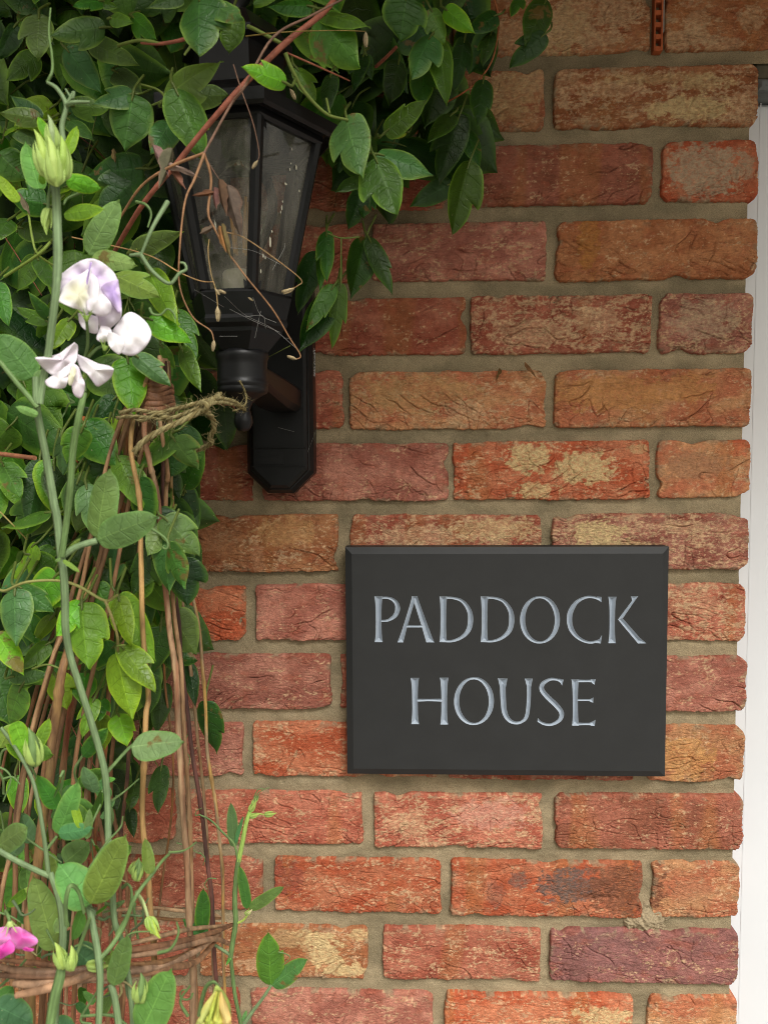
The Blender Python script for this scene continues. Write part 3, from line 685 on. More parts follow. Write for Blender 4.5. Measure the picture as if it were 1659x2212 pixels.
# ------------------------------------------------------------------ wall lantern
LD = .235
AXP = Q('Z3', 549, 1700, LD); LX, LY = AXP[0], -LD
def zq(y, d=LD, x=552): return Q('Z3', x, y, d)[2]
def lantern():
    blk = np.array([.006, .006, .0065])
    root = thing('wall_lantern', (LX, 0, zq(1900)), 'black hexagonal coach lantern with dusty glass on a wall bracket, half covered by clematis', 'wall lantern')
    H = [R(25.5 + 60*k) for k in range(6)]
    def hexring(r, z): return [(LX + r*math.sin(a), LY - r*math.cos(a), z) for a in H]
    def hexloft(mb, prof, col=blk, cap=None):
        v = []; f = []
        for r, z in prof: v += hexring(r, z)
        for k in range(len(prof) - 1):
            for j in range(6): f.append([k*6 + j, k*6 + (j + 1) % 6, k*6 + 6 + (j + 1) % 6, k*6 + 6 + j])
        if cap: f.append([0, 1, 2, 3, 4, 5][::-1]); k = (len(prof) - 1)*6; f.append([k + j for j in range(6)])
        mb.add(v, f, col)
    zr = zq(95, LD + .066, 640); zt = zq(205, LD + .055, 620); zb = zq(1085, LD + .036, 600); zc = zq(1262, LD + .026, 560); zn = zq(1402, LD + .02); z3 = zq(1612, LD + .02)
    rr, rt, rb = .079, .0635, .0385
    # roof
    m = MB(); hexloft(m, [(rt - .004, zr - .004), (rr - .010, zr - .003), (rr - .003, zr - .0055), (rr, zr - .0035), (rr, zr + .005), (rr - .003, zr + .0065), (rr - .006, zr + .0065), (.045, zr + .022), (.042, zr + .024), (.0385, zr + .028), (.037, zr + .058), (.044, zr + .060), (.044, zr + .065), (.030, zr + .082), (.012, zr + .092), (.001, zr + .094)])
    roof = m.build('roof', MAT['metal'], root, smooth=False)
    m = MB(); lathe(m, LX, LY, [(.007, zr + .090), (.006, zr + .098), (.011, zr + .104), (.012, zr + .110), (.008, zr + .118), (.0001, zr + .122)], 20, blk); m.build('top_finial', MAT['metal'], roof)
    # frame: frieze under the rim, six glazing bars, lower rail
    m = MB(); hexloft(m, [(rr - .012, zr - .0045), (rt + .0035, zt + .010), (rt + .0035, zt + .002), (rt + .001, zt), (rt - .004, zt), (rt - .004, zr - .006)])
    frm = m.build('frame', MAT['metal'], root, smooth=False); m = MB()
    hexloft(m, [(rb - .005, zb + .001), (rb + .001, zb + .001), (rb + .002, zb - .0015), (.0365, zc + .006), (.0375, zc + .003), (.0368, zc), (.0330, zc - .003), (.0325, zc - .006), (.0215, zn + .001), (.018, zn + .0005)])
    m.add(hexring(rb - .004, zb), [[0, 1, 2, 3, 4, 5]], blk)
    m.build('lower_collar', MAT['metal'], root, smooth=False)
    for j, a in enumerate(H):
        m = MB(); o = np.array([math.sin(a), -math.cos(a), 0]); s = np.array([math.cos(a), math.sin(a), 0]); w = .0042; q = []
        for r, z in ((rb, zb + .0005), (rt, zt + .001)):
            c = np.array([LX, LY, z]) + o*r
            q += [c + s*w - o*.0042, c + s*w - o*.0008, c + s*.0014 + o*.0022, c - s*.0014 + o*.0022, c - s*w - o*.0008, c - s*w - o*.0042]
        m.add(q, [[k, (k + 1) % 6, 6 + (k + 1) % 6, 6 + k][::-1] for k in range(6)], blk)
        for r, z, dz in ((rt - .001, zt - .006, 1), (rb + .0015, zb + .0065, -1)):   # little scalloped corner plates
            c = np.array([LX, LY, z]) + o*(r - .0004); q = [c + s*.0068*k + o*(-abs(k)*.0022) + np.array([0, 0, dz*.0065*(1 - abs(k)) - dz*.001]) for k in (-1, -.5, .5, 1)] + [c + s*.0062 + o*(-.0024) + np.array([0, 0, dz*.0062]), c - s*.0062 + o*(-.0024) + np.array([0, 0, dz*.0062])]
            m.add(q, [[0, 1, 2, 3, 4, 5]], blk)
        m.build('glazing_bar', MAT['metal'], root, smooth=False)
    for j in range(6):
        a0, a1 = H[j], H[(j + 1) % 6]; m = MB(); q = []
        for (r, z) in ((rb - .0022, zb + .0006), (rt - .0022, zt - .0002)):
            for a in (a0, a1): q.append((LX + r*math.sin(a), LY - r*math.cos(a), z))
        m.add([q[0], q[1], q[3], q[2]], [[0, 1, 2, 3]], (.3, .3, .3)); m.build('glass_pane', MAT['pane'], root, smooth=False)
    # bulb with four filaments
    zb0 = zb - .001
    m = MB(); lathe(m, LX, LY, [(.0001, zb0 + .022), (.013, zb0 + .022), (.014, zb0 + .020), (.014, zb0 - .004)], 24, lin(225, 222, 212)); holder = m.build('bulb_holder', MAT['ceramic'], root)
    m = MB(); lathe(m, LX, LY, [(.012, zb0 + .022), (.0125, zb0 + .030), (.021, zb0 + .046), (.029, zb0 + .066), (.030, zb0 + .078), (.026, zb0 + .094), (.014, zb0 + .106), (.0001, zb0 + .109)], 28); bulb = m.build('bulb', MAT['clear'], root)
    for k in range(4):
        a = R(45 + 90*k); m = MB(); tube(m, [(LX + .005*math.cos(a), LY + .005*math.sin(a), zb0 + .036), (LX + .009*math.cos(a), LY + .009*math.sin(a), zb0 + .078)], .0013, 8, 2, lin(222, 160, 70)); m.build('filament', MAT['filament'], bulb)
    # neck, rings, drop finial
    m = MB(); s = (zn - z3)
    lathe(m, LX, LY, [(.0001, zn + .002), (.0195, zn + .002), (.0208, zn - .0005), (.0212, zn - .003), (.0200, zn - .0055), (.0196, zn - .010), (.0198, z3 + .012), (.0198, z3 + .0095), (.0205, z3 + .0085), (.0205, z3 + .0060), (.0198, z3 + .0052), (.0198, z3 + .0042), (.0202, z3 + .003), (.0196, z3 + .0005), (.017, z3 - .001), (.0110, z3 - .0045), (.0078, z3 - .0075), (.0060, z3 - .012), (.0056, z3 - .016)], 40, blk)
    m.build('neck', MAT['metal'], root)
    zf = zq(1762); m = MB(); lathe(m, LX, LY, [(.0056, z3 - .015), (.0052, zf + .009), (.0062, zf + .006), (.0074, zf + .001), (.0075, zf - .002), (.0060, zf - .006), (.0040, zf - .0085), (.0001, zf - .0092)], 28, blk); m.build('drop_finial', MAT['metal'], root)
    # bracket arm
    za = zn - .006; zbm = Q('Z3', 780, 1715, .05)[2]; m = MB(); hw = .0185; ch = .005
    sec = [(-hw + ch, zbm), (hw - ch, zbm), (hw, zbm + ch), (hw, za - ch), (hw - ch, za), (-hw + ch, za), (-hw, za - ch), (-hw, zbm + ch)]
    sec2 = [(x*.82, za + (z - za)*.62) for x, z in sec]
    v = [(LX + x, -.034, z) for x, z in sec] + [(LX + x, -.10, z) for x, z in sec] + [(LX + x, LY + .012, z) for x, z in sec2]
    f = [[k*8 + j, k*8 + (j + 1) % 8, k*8 + 8 + (j + 1) % 8, k*8 + 8 + j] for k in range(2) for j in range(8)] + [[16 + j for j in range(8)]]
    m.add(v, f, blk); m.build('arm', MAT['metal'], root, smooth=False)
    # back plate: long octagon, stepped bevel
    cxp = (Q('Z3', 605, 2000, .036)[0] + Q('Z3', 862, 2000, .036)[0])/2; fw = mm('Z3', 262, .036)/2; zpb = Q('Z3', 760, 2115, .03)[2]; zpt = zpb + .235
    def octa(e, y, cut):
        w = fw + e; z0, z1 = zpb - e + .004, zpt + e
        return [(cxp + x, -y, z) for x, z in ((-w + cut, z0), (w - cut, z0), (w, z0 + cut), (w, z1 - cut), (w - cut, z1), (-w + cut, z1), (-w, z1 - cut), (-w, z0 + cut))]
    m = MB(); prof = [(.009, .0, .022), (.009, .024, .022), (.0052, .0295, .0205), (.0040, .0296, .020), (.0030, .033, .0195), (0, .036, .0185)]; v = []
    for e, y, cut in prof: v += octa(e, y, cut)
    f = [[k*8 + j, k*8 + (j + 1) % 8, k*8 + 8 + (j + 1) % 8, k*8 + 8 + j] for k in range(len(prof) - 1) for j in range(8)] + [[(len(prof) - 1)*8 + j for j in range(8)]]
    m.add(v, f, blk); bp = m.build('back_plate', MAT['metal'], root, smooth=False)
    m = MB()
    for yy in (1905, 2000):
        z = Q('Z3', 740, yy, .037)[2]; box(m, cxp - fw - .002, cxp + fw + .002, -.0374, -.03, z - .0005, z + .0005, (.004, .004, .004))
    z0 = Q('Z3', 740, 1990, .037)[2]; z1 = Q('Z3', 740, 1915, .037)[2]; box(m, cxp - fw*.75, cxp + fw*.2, -.0368, -.03, z0, z1, blk*1.3)
    m.build('terminal_cover', MAT['metal'], bp, smooth=False)
    # faint white rating print on the right side of the plate
    m = MB(); xs = cxp + fw + .0093; r2 = random.Random(3); zz0 = Q('Z3', 905, 1540, .012)[2]; zz1 = Q('Z3', 905, 1400, .012)[2]
    for c_ in range(5):
        z = zz0 + r2.random()*.002
        while z < zz1:
            l = r2.uniform(.0008, .0025); box(m, xs - .0006, xs, -.0060 - c_*.0031, -.0050 - c_*.0031, z, z + l, (.5, .5, .5)); z += l + r2.uniform(.0004, .0018)
            if c_ > 2 and r2.random() < .5: z += .006
    m.build('rating_print', MAT['paint'], bp, smooth=False)
    # bird and rain spots on the glass
    m = MB(); o = np.array([math.sin(R(60)), -math.cos(R(60)), 0])
    for (x, y, w, h) in ((800, 367, 4, 5), (822, 460, 5, 13), (790, 470, 4, 7), (768, 545, 9, 6), (838, 582, 4, 7), (752, 636, 4, 6), (748, 668, 5, 12), (697, 790, 5, 6), (688, 845, 7, 26), (652, 915, 5, 10), (663, 925, 4, 8), (640, 995, 4, 10), (795, 440, 4, 4), (742, 690, 4, 7)):
        nrm = np.array([math.sin(R(60)), -math.cos(R(60)), -(rt - rb)*math.cos(R(30))/(zt - zb)]); p0 = np.array([LX, LY, zb]) + np.array([math.sin(R(60)), -math.cos(R(60)), 0])*(rb*math.cos(R(30)) - .0006)
        ray = Q('Z3', x, y, .2) - CAM; k = ((p0 - CAM)@nrm)/(ray@nrm); c = CAM + ray*k + nrm*.0002; uu = np.array([math.cos(R(60)), math.sin(R(60)), 0]); kk = .62/FPX/2.0117*.8434/1
        a = np.linspace(0, 2*np.pi, 9)[:-1]; m.add([c + uu*math.cos(t)*w*kk*1.1 + np.array([0, 0, 1])*math.sin(t)*h*kk for t in a], [list(range(8))], lin(190, 185, 165))
    m.build('dirt_spots', MAT['paint'], root, smooth=False)
lantern()

# ------------------------------------------------------------------ leaves
OUT = {
    'o': [(0, 0), (.18, -.01), (.36, .04), (.47, .15), (.51, .30), (.49, .45), (.42, .60), (.31, .74), (.17, .86), (.06, .95), (0, 1.02)],
    'm': [(0, 0), (.20, .01), (.42, .07), (.58, .20), (.67, .36), (.70, .50), (.66, .60), (.55, .565), (.44, .52), (.40, .53), (.41, .62), (.37, .73), (.27, .84), (.13, .94), (0, 1)],
    'p': [(0, 0), (.22, .02), (.40, .11), (.49, .26), (.50, .44), (.46, .62), (.36, .79), (.20, .92), (.05, .98), (0, 1.03)],
    'n': [(0, 0), (.18, 0), (.36, .06), (.48, .18), (.53, .34), (.53, .48), (.50, .62), (.42, .595), (.37, .60), (.35, .70), (.27, .80), (.15, .90), (.05, .97), (0, 1.02)],
}
def resample(pts, n, wav, seed):
    p = np.array(smooth_path([(a, b, 0) for a, b in pts], 5))[:, :2]; s = np.r_[0, np.cumsum(np.hypot(*np.diff(p, axis=0).T))]; s /= s[-1]
    u = np.linspace(0, 1, n + 1); q = np.stack([np.interp(u, s, p[:, 0]), np.interp(u, s, p[:, 1])], 1)
    q[:, 0] *= 1 + wav*np.sin(u*13 + seed)*np.sin(np.pi*u) + wav*.35*np.sin(u*31 + seed*2); return q
TONES = {   # blade colour, margin colour; 'd' is darkened to stand for shaded gaps
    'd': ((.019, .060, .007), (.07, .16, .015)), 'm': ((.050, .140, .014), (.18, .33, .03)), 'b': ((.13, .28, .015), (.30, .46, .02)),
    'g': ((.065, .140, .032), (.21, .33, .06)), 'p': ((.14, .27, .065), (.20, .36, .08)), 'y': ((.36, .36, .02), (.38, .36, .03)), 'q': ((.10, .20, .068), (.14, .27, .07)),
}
def leaf(mb, B, T, w, shape='oo', tone='m', seed=0, up=.35, fold=.25, curl=.12, n=24, m=5, stalk=True, roll=0.0, wav=.03, pucker=.012, tilt=None):
    B, T = np.array(B, float), np.array(T, float); yv = T - B; L = np.linalg.norm(yv); yv /= L
    mid = (B + T)/2; nn = CAM - mid; nn /= np.linalg.norm(nn); nn = nn*.8 + np.array([0, -.6, up]) + (np.array(tilt) if tilt is not None else 0)
    nn -= yv*(nn@yv); nn /= np.linalg.norm(nn); xv = np.cross(yv, nn)
    if roll: c, s = math.cos(roll), math.sin(roll); xv, nn = xv*c + nn*s, nn*c - xv*s
    A = resample(OUT[shape[0]], n, wav, seed); Bq = resample(OUT[shape[1]], n, wav, seed + 5)   # left (-), right (+)
    ym = np.maximum.accumulate((np.maximum.accumulate(A[:, 1]) + np.maximum.accumulate(Bq[:, 1]))/2); ym = ym - .13*np.sin(np.pi*np.clip(ym, 0, 1)); ym = np.maximum.accumulate(ym)
    s = np.linspace(-1, 1, 2*m + 1); S = s[None, :]; sa = abs(S)
    ex = np.where(S < 0, -A[:, :1], Bq[:, :1])*w; ey = np.where(S < 0, A[:, 1:], Bq[:, 1:])*L
    X = sa*ex; Y = ym[:, None]*L + sa*(ey - ym[:, None]*L); U = np.linspace(0, 1, n + 1)[:, None] + 0*S
    rs = math.sin(seed*3.3)
    Z = -fold*abs(X)*(1 - .4*sa) * (1 if fold > 0 else 1) - curl*L*(Y/L)**2 + .035*w*np.sin(Y/L*7 + seed)*S*sa + pucker*w*np.cos(2*np.pi*6*U)*sa*(1 - sa)*3.0 + .04*w*np.sin(Y/L*3 + rs*5)*S
    Z = Z - .05*w*sa**4
    pts = B + X[..., None]*xv + Y[..., None]*yv + Z[..., None]*nn
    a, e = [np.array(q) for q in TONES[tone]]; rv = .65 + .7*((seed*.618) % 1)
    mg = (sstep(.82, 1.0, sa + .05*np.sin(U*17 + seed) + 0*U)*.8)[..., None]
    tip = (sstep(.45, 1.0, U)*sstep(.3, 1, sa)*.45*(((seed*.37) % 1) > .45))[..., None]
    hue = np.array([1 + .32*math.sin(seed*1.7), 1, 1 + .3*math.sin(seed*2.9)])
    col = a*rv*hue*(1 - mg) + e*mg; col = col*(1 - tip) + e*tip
    mb.add(pts.reshape(-1, 3), grid_faces(2*m + 1, n + 1), col.reshape(-1, 3), np.stack([S + 0*U, U, 0*U + (seed*.618) % 1], -1).reshape(-1, 3))
    if stalk:
        k = L*.35; e1 = B - yv*k*.45 - nn*k*.1; e2 = B - yv*k*.8 - nn*k*.6 + np.array([0, .012, .012])
        tube(mb, [e2, e1, B, B + yv*L*.12 + nn*.0004], [.0010, .0009, .0010, .0006], 6, 3, np.array((.11, .15, .03)), lf2=.5)
    return mb
def inv(shape): return shape
# crop, base, tip, width (crop px), shape (image side as seen: left half, right half), depth off the wall, tone
# shapes are listed for the walker going base -> tip: first letter the left-hand side, second the right-hand side
CL = [
 ('Z1', 240, 85, 225, 345, 165, 'om', .30, 'g'), ('Z1', 640, 165, 320, 200, 140, 'mo', .29, 'g'), ('Z1', 400, 290, 600, 545, 170, 'oo', .27, 'g'), ('Z1', 540, 255, 825, 378, 125, 'oo', .275, 'g'),
 ('Z1', 230, 325, 60, 460, 130, 'oo', .25, 'm'), ('Z1', 810, 575, 750, 893, 265, 'oo', .315, 'g'), ('Z1', 815, 570, 563, 615, 165, 'oo', .312, 'g'), ('Z1', 1000, 600, 1285, 335, 200, 'om', .33, 'g'),
 ('Z1', 1065, 535, 1235, 935, 215, 'oo', .345, 'm'), ('Z1', 1215, -30, 1190, 302, 285, 'oo', .36, 'g'), ('Z1', 1270, 20, 1462, 96, 150, 'oo', .357, 'g'), ('Z1', 1420, 75, 1400, 305, 165, 'oo', .33, 'm'),
 ('Z1', 1110, -20, 890, 22, 100, 'oo', .32, 'g'), ('Z1', 620, 5, 455, 15, 90, 'oo', .29, 'm'), ('Z1', 610, 15, 712, 30, 70, 'oo', .29, 'm'), ('Z1', 668, 110, 785, 116, 85, 'oo', .30, 'm'),
 ('Z1', 800, 95, 925, 212, 110, 'oo', .30, 'm'), ('Z1', 250, 722, 58, 573, 100, 'oo', .30, 'g'), ('Z1', 248, 722, 0, 672, 105, 'oo', .303, 'g'), ('Z1', 262, 850, 92, 800, 150, 'oo', .29, 'g'),
 ('Z1', 865, 1020, 522, 1050, 215, 'mo', .285, 'd'), ('Z1', 860, 1045, 610, 1290, 215, 'oo', .28, 'd'), ('Z1', 805, 1525, 1068, 1408, 125, 'oo', .34, 'g'),
 ('Z1', -10, 930, 150, 1080, 190, 'oo', .27, 'm'), ('Z1', 290, 1240, 60, 1200, 170, 'om', .28, 'm'), ('Z1', 60, 1330, -40, 1440, 130, 'oo', .29, 'm'), ('Z1', 430, 640, 655, 655, 120, 'oo', .27, 'm'),
 ('Z1', 410, 720, 560, 825, 110, 'oo', .28, 'g'), ('Z1', 1050, 730, 925, 885, 160, 'oo', .30, 'g'), ('Z1', 1120, 590, 1385, 575, 160, 'oo', .31, 'g'), ('Z1', 700, 430, 850, 545, 150, 'oo', .26, 'g'),
 ('Z1', 1740, 505, 1478, 405, 120, 'oo', .36, 'b'), ('Z1', 100, 150, -20, 330, 150, 'oo', .24, 'd'), ('Z1', 120, 1380, 330, 1430, 120, 'oo', .24, 'm'), ('Z1', 40, 790, 100, 760, 90, 'oo', .28, 'b'),
 ('Z2', 475, 40, 195, 2, 125, 'oo', .30, 'm'), ('Z2', 508, 100, 738, 372, 255, 'oo', .31, 'm'), ('Z2', 530, 85, 812, 132, 120, 'oo', .312, 'm'), ('Z2', 1045, -25, 1010, 222, 245, 'oo', .24, 'm'),
 ('Z2', 1195, 215, 1070, 436, 185, 'oo', .22, 'g'), ('Z2', 1235, 230, 1298, 600, 145, 'oo', .21, 'm'), ('Z2', 1190, 50, 1280, 260, 120, 'oo', .22, 'm'), ('Z2', 1275, 50, 1436, 177, 110, 'oo', .225, 'b'),
 ('Z2', 1150, 355, 1140, 612, 155, 'oo', .19, 'm'), ('Z2', 378, 410, 500, 600, 115, 'oo', .29, 'm'), ('Z2', 590, 445, 545, 650, 110, 'oo', .27, 'd'), ('Z2', 790, 325, 725, 512, 95, 'oo', .18, 'd'),
 ('Z2', 800, 330, 840, 482, 75, 'oo', .18, 'd'), ('Z2', 912, 805, 1158, 606, 130, 'oo', .25, 'm'), ('Z2', 680, 705, 745, 1020, 225, 'om', .30, 'g'), ('Z2', 872, 935, 1208, 1035, 185, 'oo', .28, 'g'),
 ('Z2', 855, 955, 990, 1286, 240, 'oo', .30, 'm'), ('Z2', 785, 1080, 627, 1128, 110, 'oo', .20, 'd'), ('Z2', 785, 1150, 690, 1382, 125, 'oo', .14, 'd'), ('Z2', 815, 1140, 790, 1300, 110, 'oo', .13, 'd'),
 ('Z2', 1325, 690, 1175, 852, 125, 'oo', .15, 'd'), ('Z2', 1370, 690, 1235, 1085, 190, 'oo', .13, 'd'), ('Z2', 1395, 760, 1500, 1002, 120, 'oo', .11, 'd'), ('Z2', 1512, 480, 1475, 737, 120, 'oo', .13, 'd'),
 ('Z2', 1430, 975, 1300, 1396, 190, 'oo', .15, 'm'), ('Z2', 1320, 1110, 1082, 1242, 130, 'oo', .09, 'd'), ('Z2', 560, 1402, 565, 1690, 100, 'oo', .18, 'm'), ('Z2', 800, 1440, 700, 1800, 215, 'oo', .17, 'd'),
 ('Z2', 815, 1440, 962, 1755, 105, 'oo', .172, 'd'), ('Z2', 1400, 225, 1345, 520, 115, 'oo', .12, 'd'), ('Z2', 1595, 90, 1410, 185, 140, 'oo', .14, 'd'), ('Z2', 1560, 195, 1510, 362, 85, 'oo', .13, 'd'),
 ('Z2', 1000, 365, 960, 602, 150, 'oo', .12, 'd'), ('Z2', 1045, 800, 935, 822, 50, 'oo', .12, 'y'), ('R', 290, -20, 235, 55, 70, 'oo', .12, 'm'), ('R', 430, -5, 332, 225, 145, 'oo', .13, 'd'),
 ('R', 425, 185, 228, 365, 120, 'oo', .14, 'd'), ('Z3', 1015, 1080, 832, 1392, 185, 'oo', .17, 'd'), ('Z3', 1018, 1068, 882, 1286, 85, 'oo', .185, 'm'), ('Z3', 1052, 1055, 1013, 1392, 85, 'oo', .18, 'm'),
 ('Z3', 978, 788, 935, 1075, 90, 'oo', .175, 'm'), ('Z3', 930, 895, 828, 1182, 120, 'oo', .12, 'd'), ('Z3', 450, 1690, 478, 1918, 135, 'oo', .10, 'd'),
 ('Z4', 1280, 1820, 1123, 1650, 125, 'oo', .24, 'm'), ('Z4', 1300, 1800, 1440, 1545, 165, 'oo', .245, 'm'), ('Z4', 1310, 1800, 1405, 2060, 160, 'oo', .22, 'd'),
 ('Z4', 800, 285, 1098, 410, 175, 'mo', .35, 'p'), ('Z4', 1050, 255, 1232, 620, 200, 'oo', .33, 'b'), ('Z4', 1050, 595, 1358, 738, 165, 'oo', .34, 'b'), ('Z4', 1255, 525, 1392, 850, 130, 'oo', .31, 'm'),
 ('Z4', 1285, 800, 1402, 1095, 130, 'oo', .32, 'm'), ('Z4', 955, 850, 1210, 1070, 135, 'mo', .35, 'g'), ('Z4', 905, 875, 960, 1252, 240, 'oo', .34, 'b'), ('Z4', 500, 600, 360, 790, 130, 'oo', .33, 'b'),
 ('Z4', 350, 625, 115, 505, 100, 'oo', .31, 'm'), ('Z4', 360, 605, 208, 430, 90, 'oo', .315, 'm'), ('Z4', -10, 345, 45, 612, 130, 'oo', .33, 'm'), ('Z4', 255, 158, 100, 402, 165, 'oo', .28, 'm'),
 ('Z4', 265, 165, 385, 382, 110, 'oo', .285, 'm'), ('Z4', 825, 1150, 618, 1382, 170, 'oo', .26, 'd'), ('Z4', 565, 1400, 800, 1552, 165, 'oo', .33, 'm'), ('Z4', 835, 1568, 1002, 1940, 175, 'mo', .33, 'm'),
 ('Z4', 285, 1600, 208, 2080, 185, 'oo', .29, 'd'), ('Z4', 500, 1480, 432, 1545, 50, 'oo', .25, 'y'), ('Z4', 20, 1620, 130, 1850, 160, 'oo', .30, 'm'), ('Z4', 650, 1450, 440, 1600, 120, 'oo', .27, 'm'),
 ('Z4', 1150, 790, 1240, 950, 75, 'oo', .30, 'b'), ('Z4', 1090, 1240, 1290, 1500, 130, 'oo', .14, 'd'),
 ('Z5', 1005, 335, 905, 522, 140, 'oo', .33, 'p'), ('Z5', 995, 295, 1218, 522, 185, 'oo', .34, 'g'), ('Z5', 1005, 400, 1005, 746, 210, 'oo', .335, 'g'), ('Z5', 525, 95, 565, 385, 130, 'oo', .34, 'p'),
 ('Z5', 635, 590, 800, 725, 150, 'oo', .30, 'd'), ('Z5', 500, 815, 510, 1198, 250, 'oo', .38, 'b'), ('Z5', 500, 810, 338, 1010, 160, 'oo', .378, 'b'), ('Z5', 722, 768, 955, 1165, 200, 'oo', .36, 'b'),
 ('Z5', 722, 778, 785, 1060, 130, 'oo', .365, 'b'), ('Z5', 95, 738, 80, 1062, 215, 'oo', .36, 'g'), ('Z5', 110, 712, 333, 863, 135, 'oo', .358, 'g'), ('Z5', 738, 1075, 925, 1330, 150, 'oo', .37, 'b'),
 ('Z5', 712, 1120, 775, 1513, 240, 'oo', .365, 'b'), ('Z5', 705, 1072, 500, 1235, 130, 'oo', .345, 'm'), ('Z5', -20, 1000, 142, 1240, 140, 'oo', .35, 'b'), ('Z5', 300, 1058, 110, 1205, 120, 'oo', .33, 'm'),
 ('Z5', 65, 1265, 292, 1255, 110, 'oo', .34, 'm'), ('Z5', 520, 1240, 500, 1432, 155, 'oo', .33, 'm'), ('Z5', 575, 1395, 488, 1622, 115, 'oo', .35, 'b'), ('Z5', 605, 1495, 625, 1720, 150, 'oo', .34, 'b'),
 ('Z5', 720, 1490, 775, 1665, 140, 'oo', .345, 'b'), ('Z5', 620, 1388, 600, 1532, 95, 'oo', .34, 'm'), ('Z5', 130, 1330, 30, 1570, 185, 'oo', .34, 'm'), ('Z5', 995, 1300, 960, 1602, 135, 'oo', .18, 'd'),
 ('Z5', 1150, 1182, 1190, 1442, 90, 'oo', .18, 'd'), ('Z5', 1255, 1415, 1290, 1755, 150, 'oo', .17, 'd'), ('Z5', 610, 380, 430, 560, 160, 'oo', .29, 'd'), ('Z5', 1130, 100, 1185, 435, 145, 'oo', .21, 'd'),
 ('Z5', 960, 760, 1000, 1014, 125, 'oo', .26, 'm'), ('Z5', 800, 615, 850, 785, 140, 'oo', .27, 'd'), ('Z5', 590, 60, 355, 185, 150, 'oo', .32, 'm'), ('Z5', 690, 60, 820, 245, 115, 'oo', .30, 'm'),
 ('Z5', 320, 400, 180, 500, 130, 'oo', .27, 'd'), ('Z5', 340, 480, 230, 560, 90, 'oo', .28, 'm'), ('Z5', 750, 130, 880, 230, 110, 'oo', .31, 'p'), ('Z5', 180, 700, 370, 830, 140, 'oo', .33, 'b'),
 ('Z5', 150, 880, 220, 1060, 120, 'oo', .32, 'm'), ('Z5', 320, 900, 190, 1080, 90, 'oo', .33, 'b'), ('Z6', 860, 230, 835, 482, 105, 'oo', .17, 'd'), ('Z6', 85, 285, 100, 502, 120, 'oo', .28, 'b'),
 ('Z6', 105, 780, 40, 1035, 110, 'oo', .20, 'm'), ('Z6', 720, 320, 690, 455, 90, 'oo', .16, 'd'), ('Z6', 690, 460, 700, 612, 70, 'oo', .15, 'd'), ('Z6', 440, 70, 410, 220, 120, 'oo', .2, 'd'),
 ('Z6', 330, 230, 350, 420, 110, 'oo', .17, 'd'), ('Z6', 560, 330, 620, 470, 100, 'oo', .16, 'd'),
]
def inside(poly, x, y):
    c = False; n = len(poly)
    for i in range(n):
        (a, b), (d, e) = poly[i], poly[(i + 1) % n]
        if (b > y) != (e > y) and x < a + (y - b)/(e - b)*(d - a): c = not c
    return c
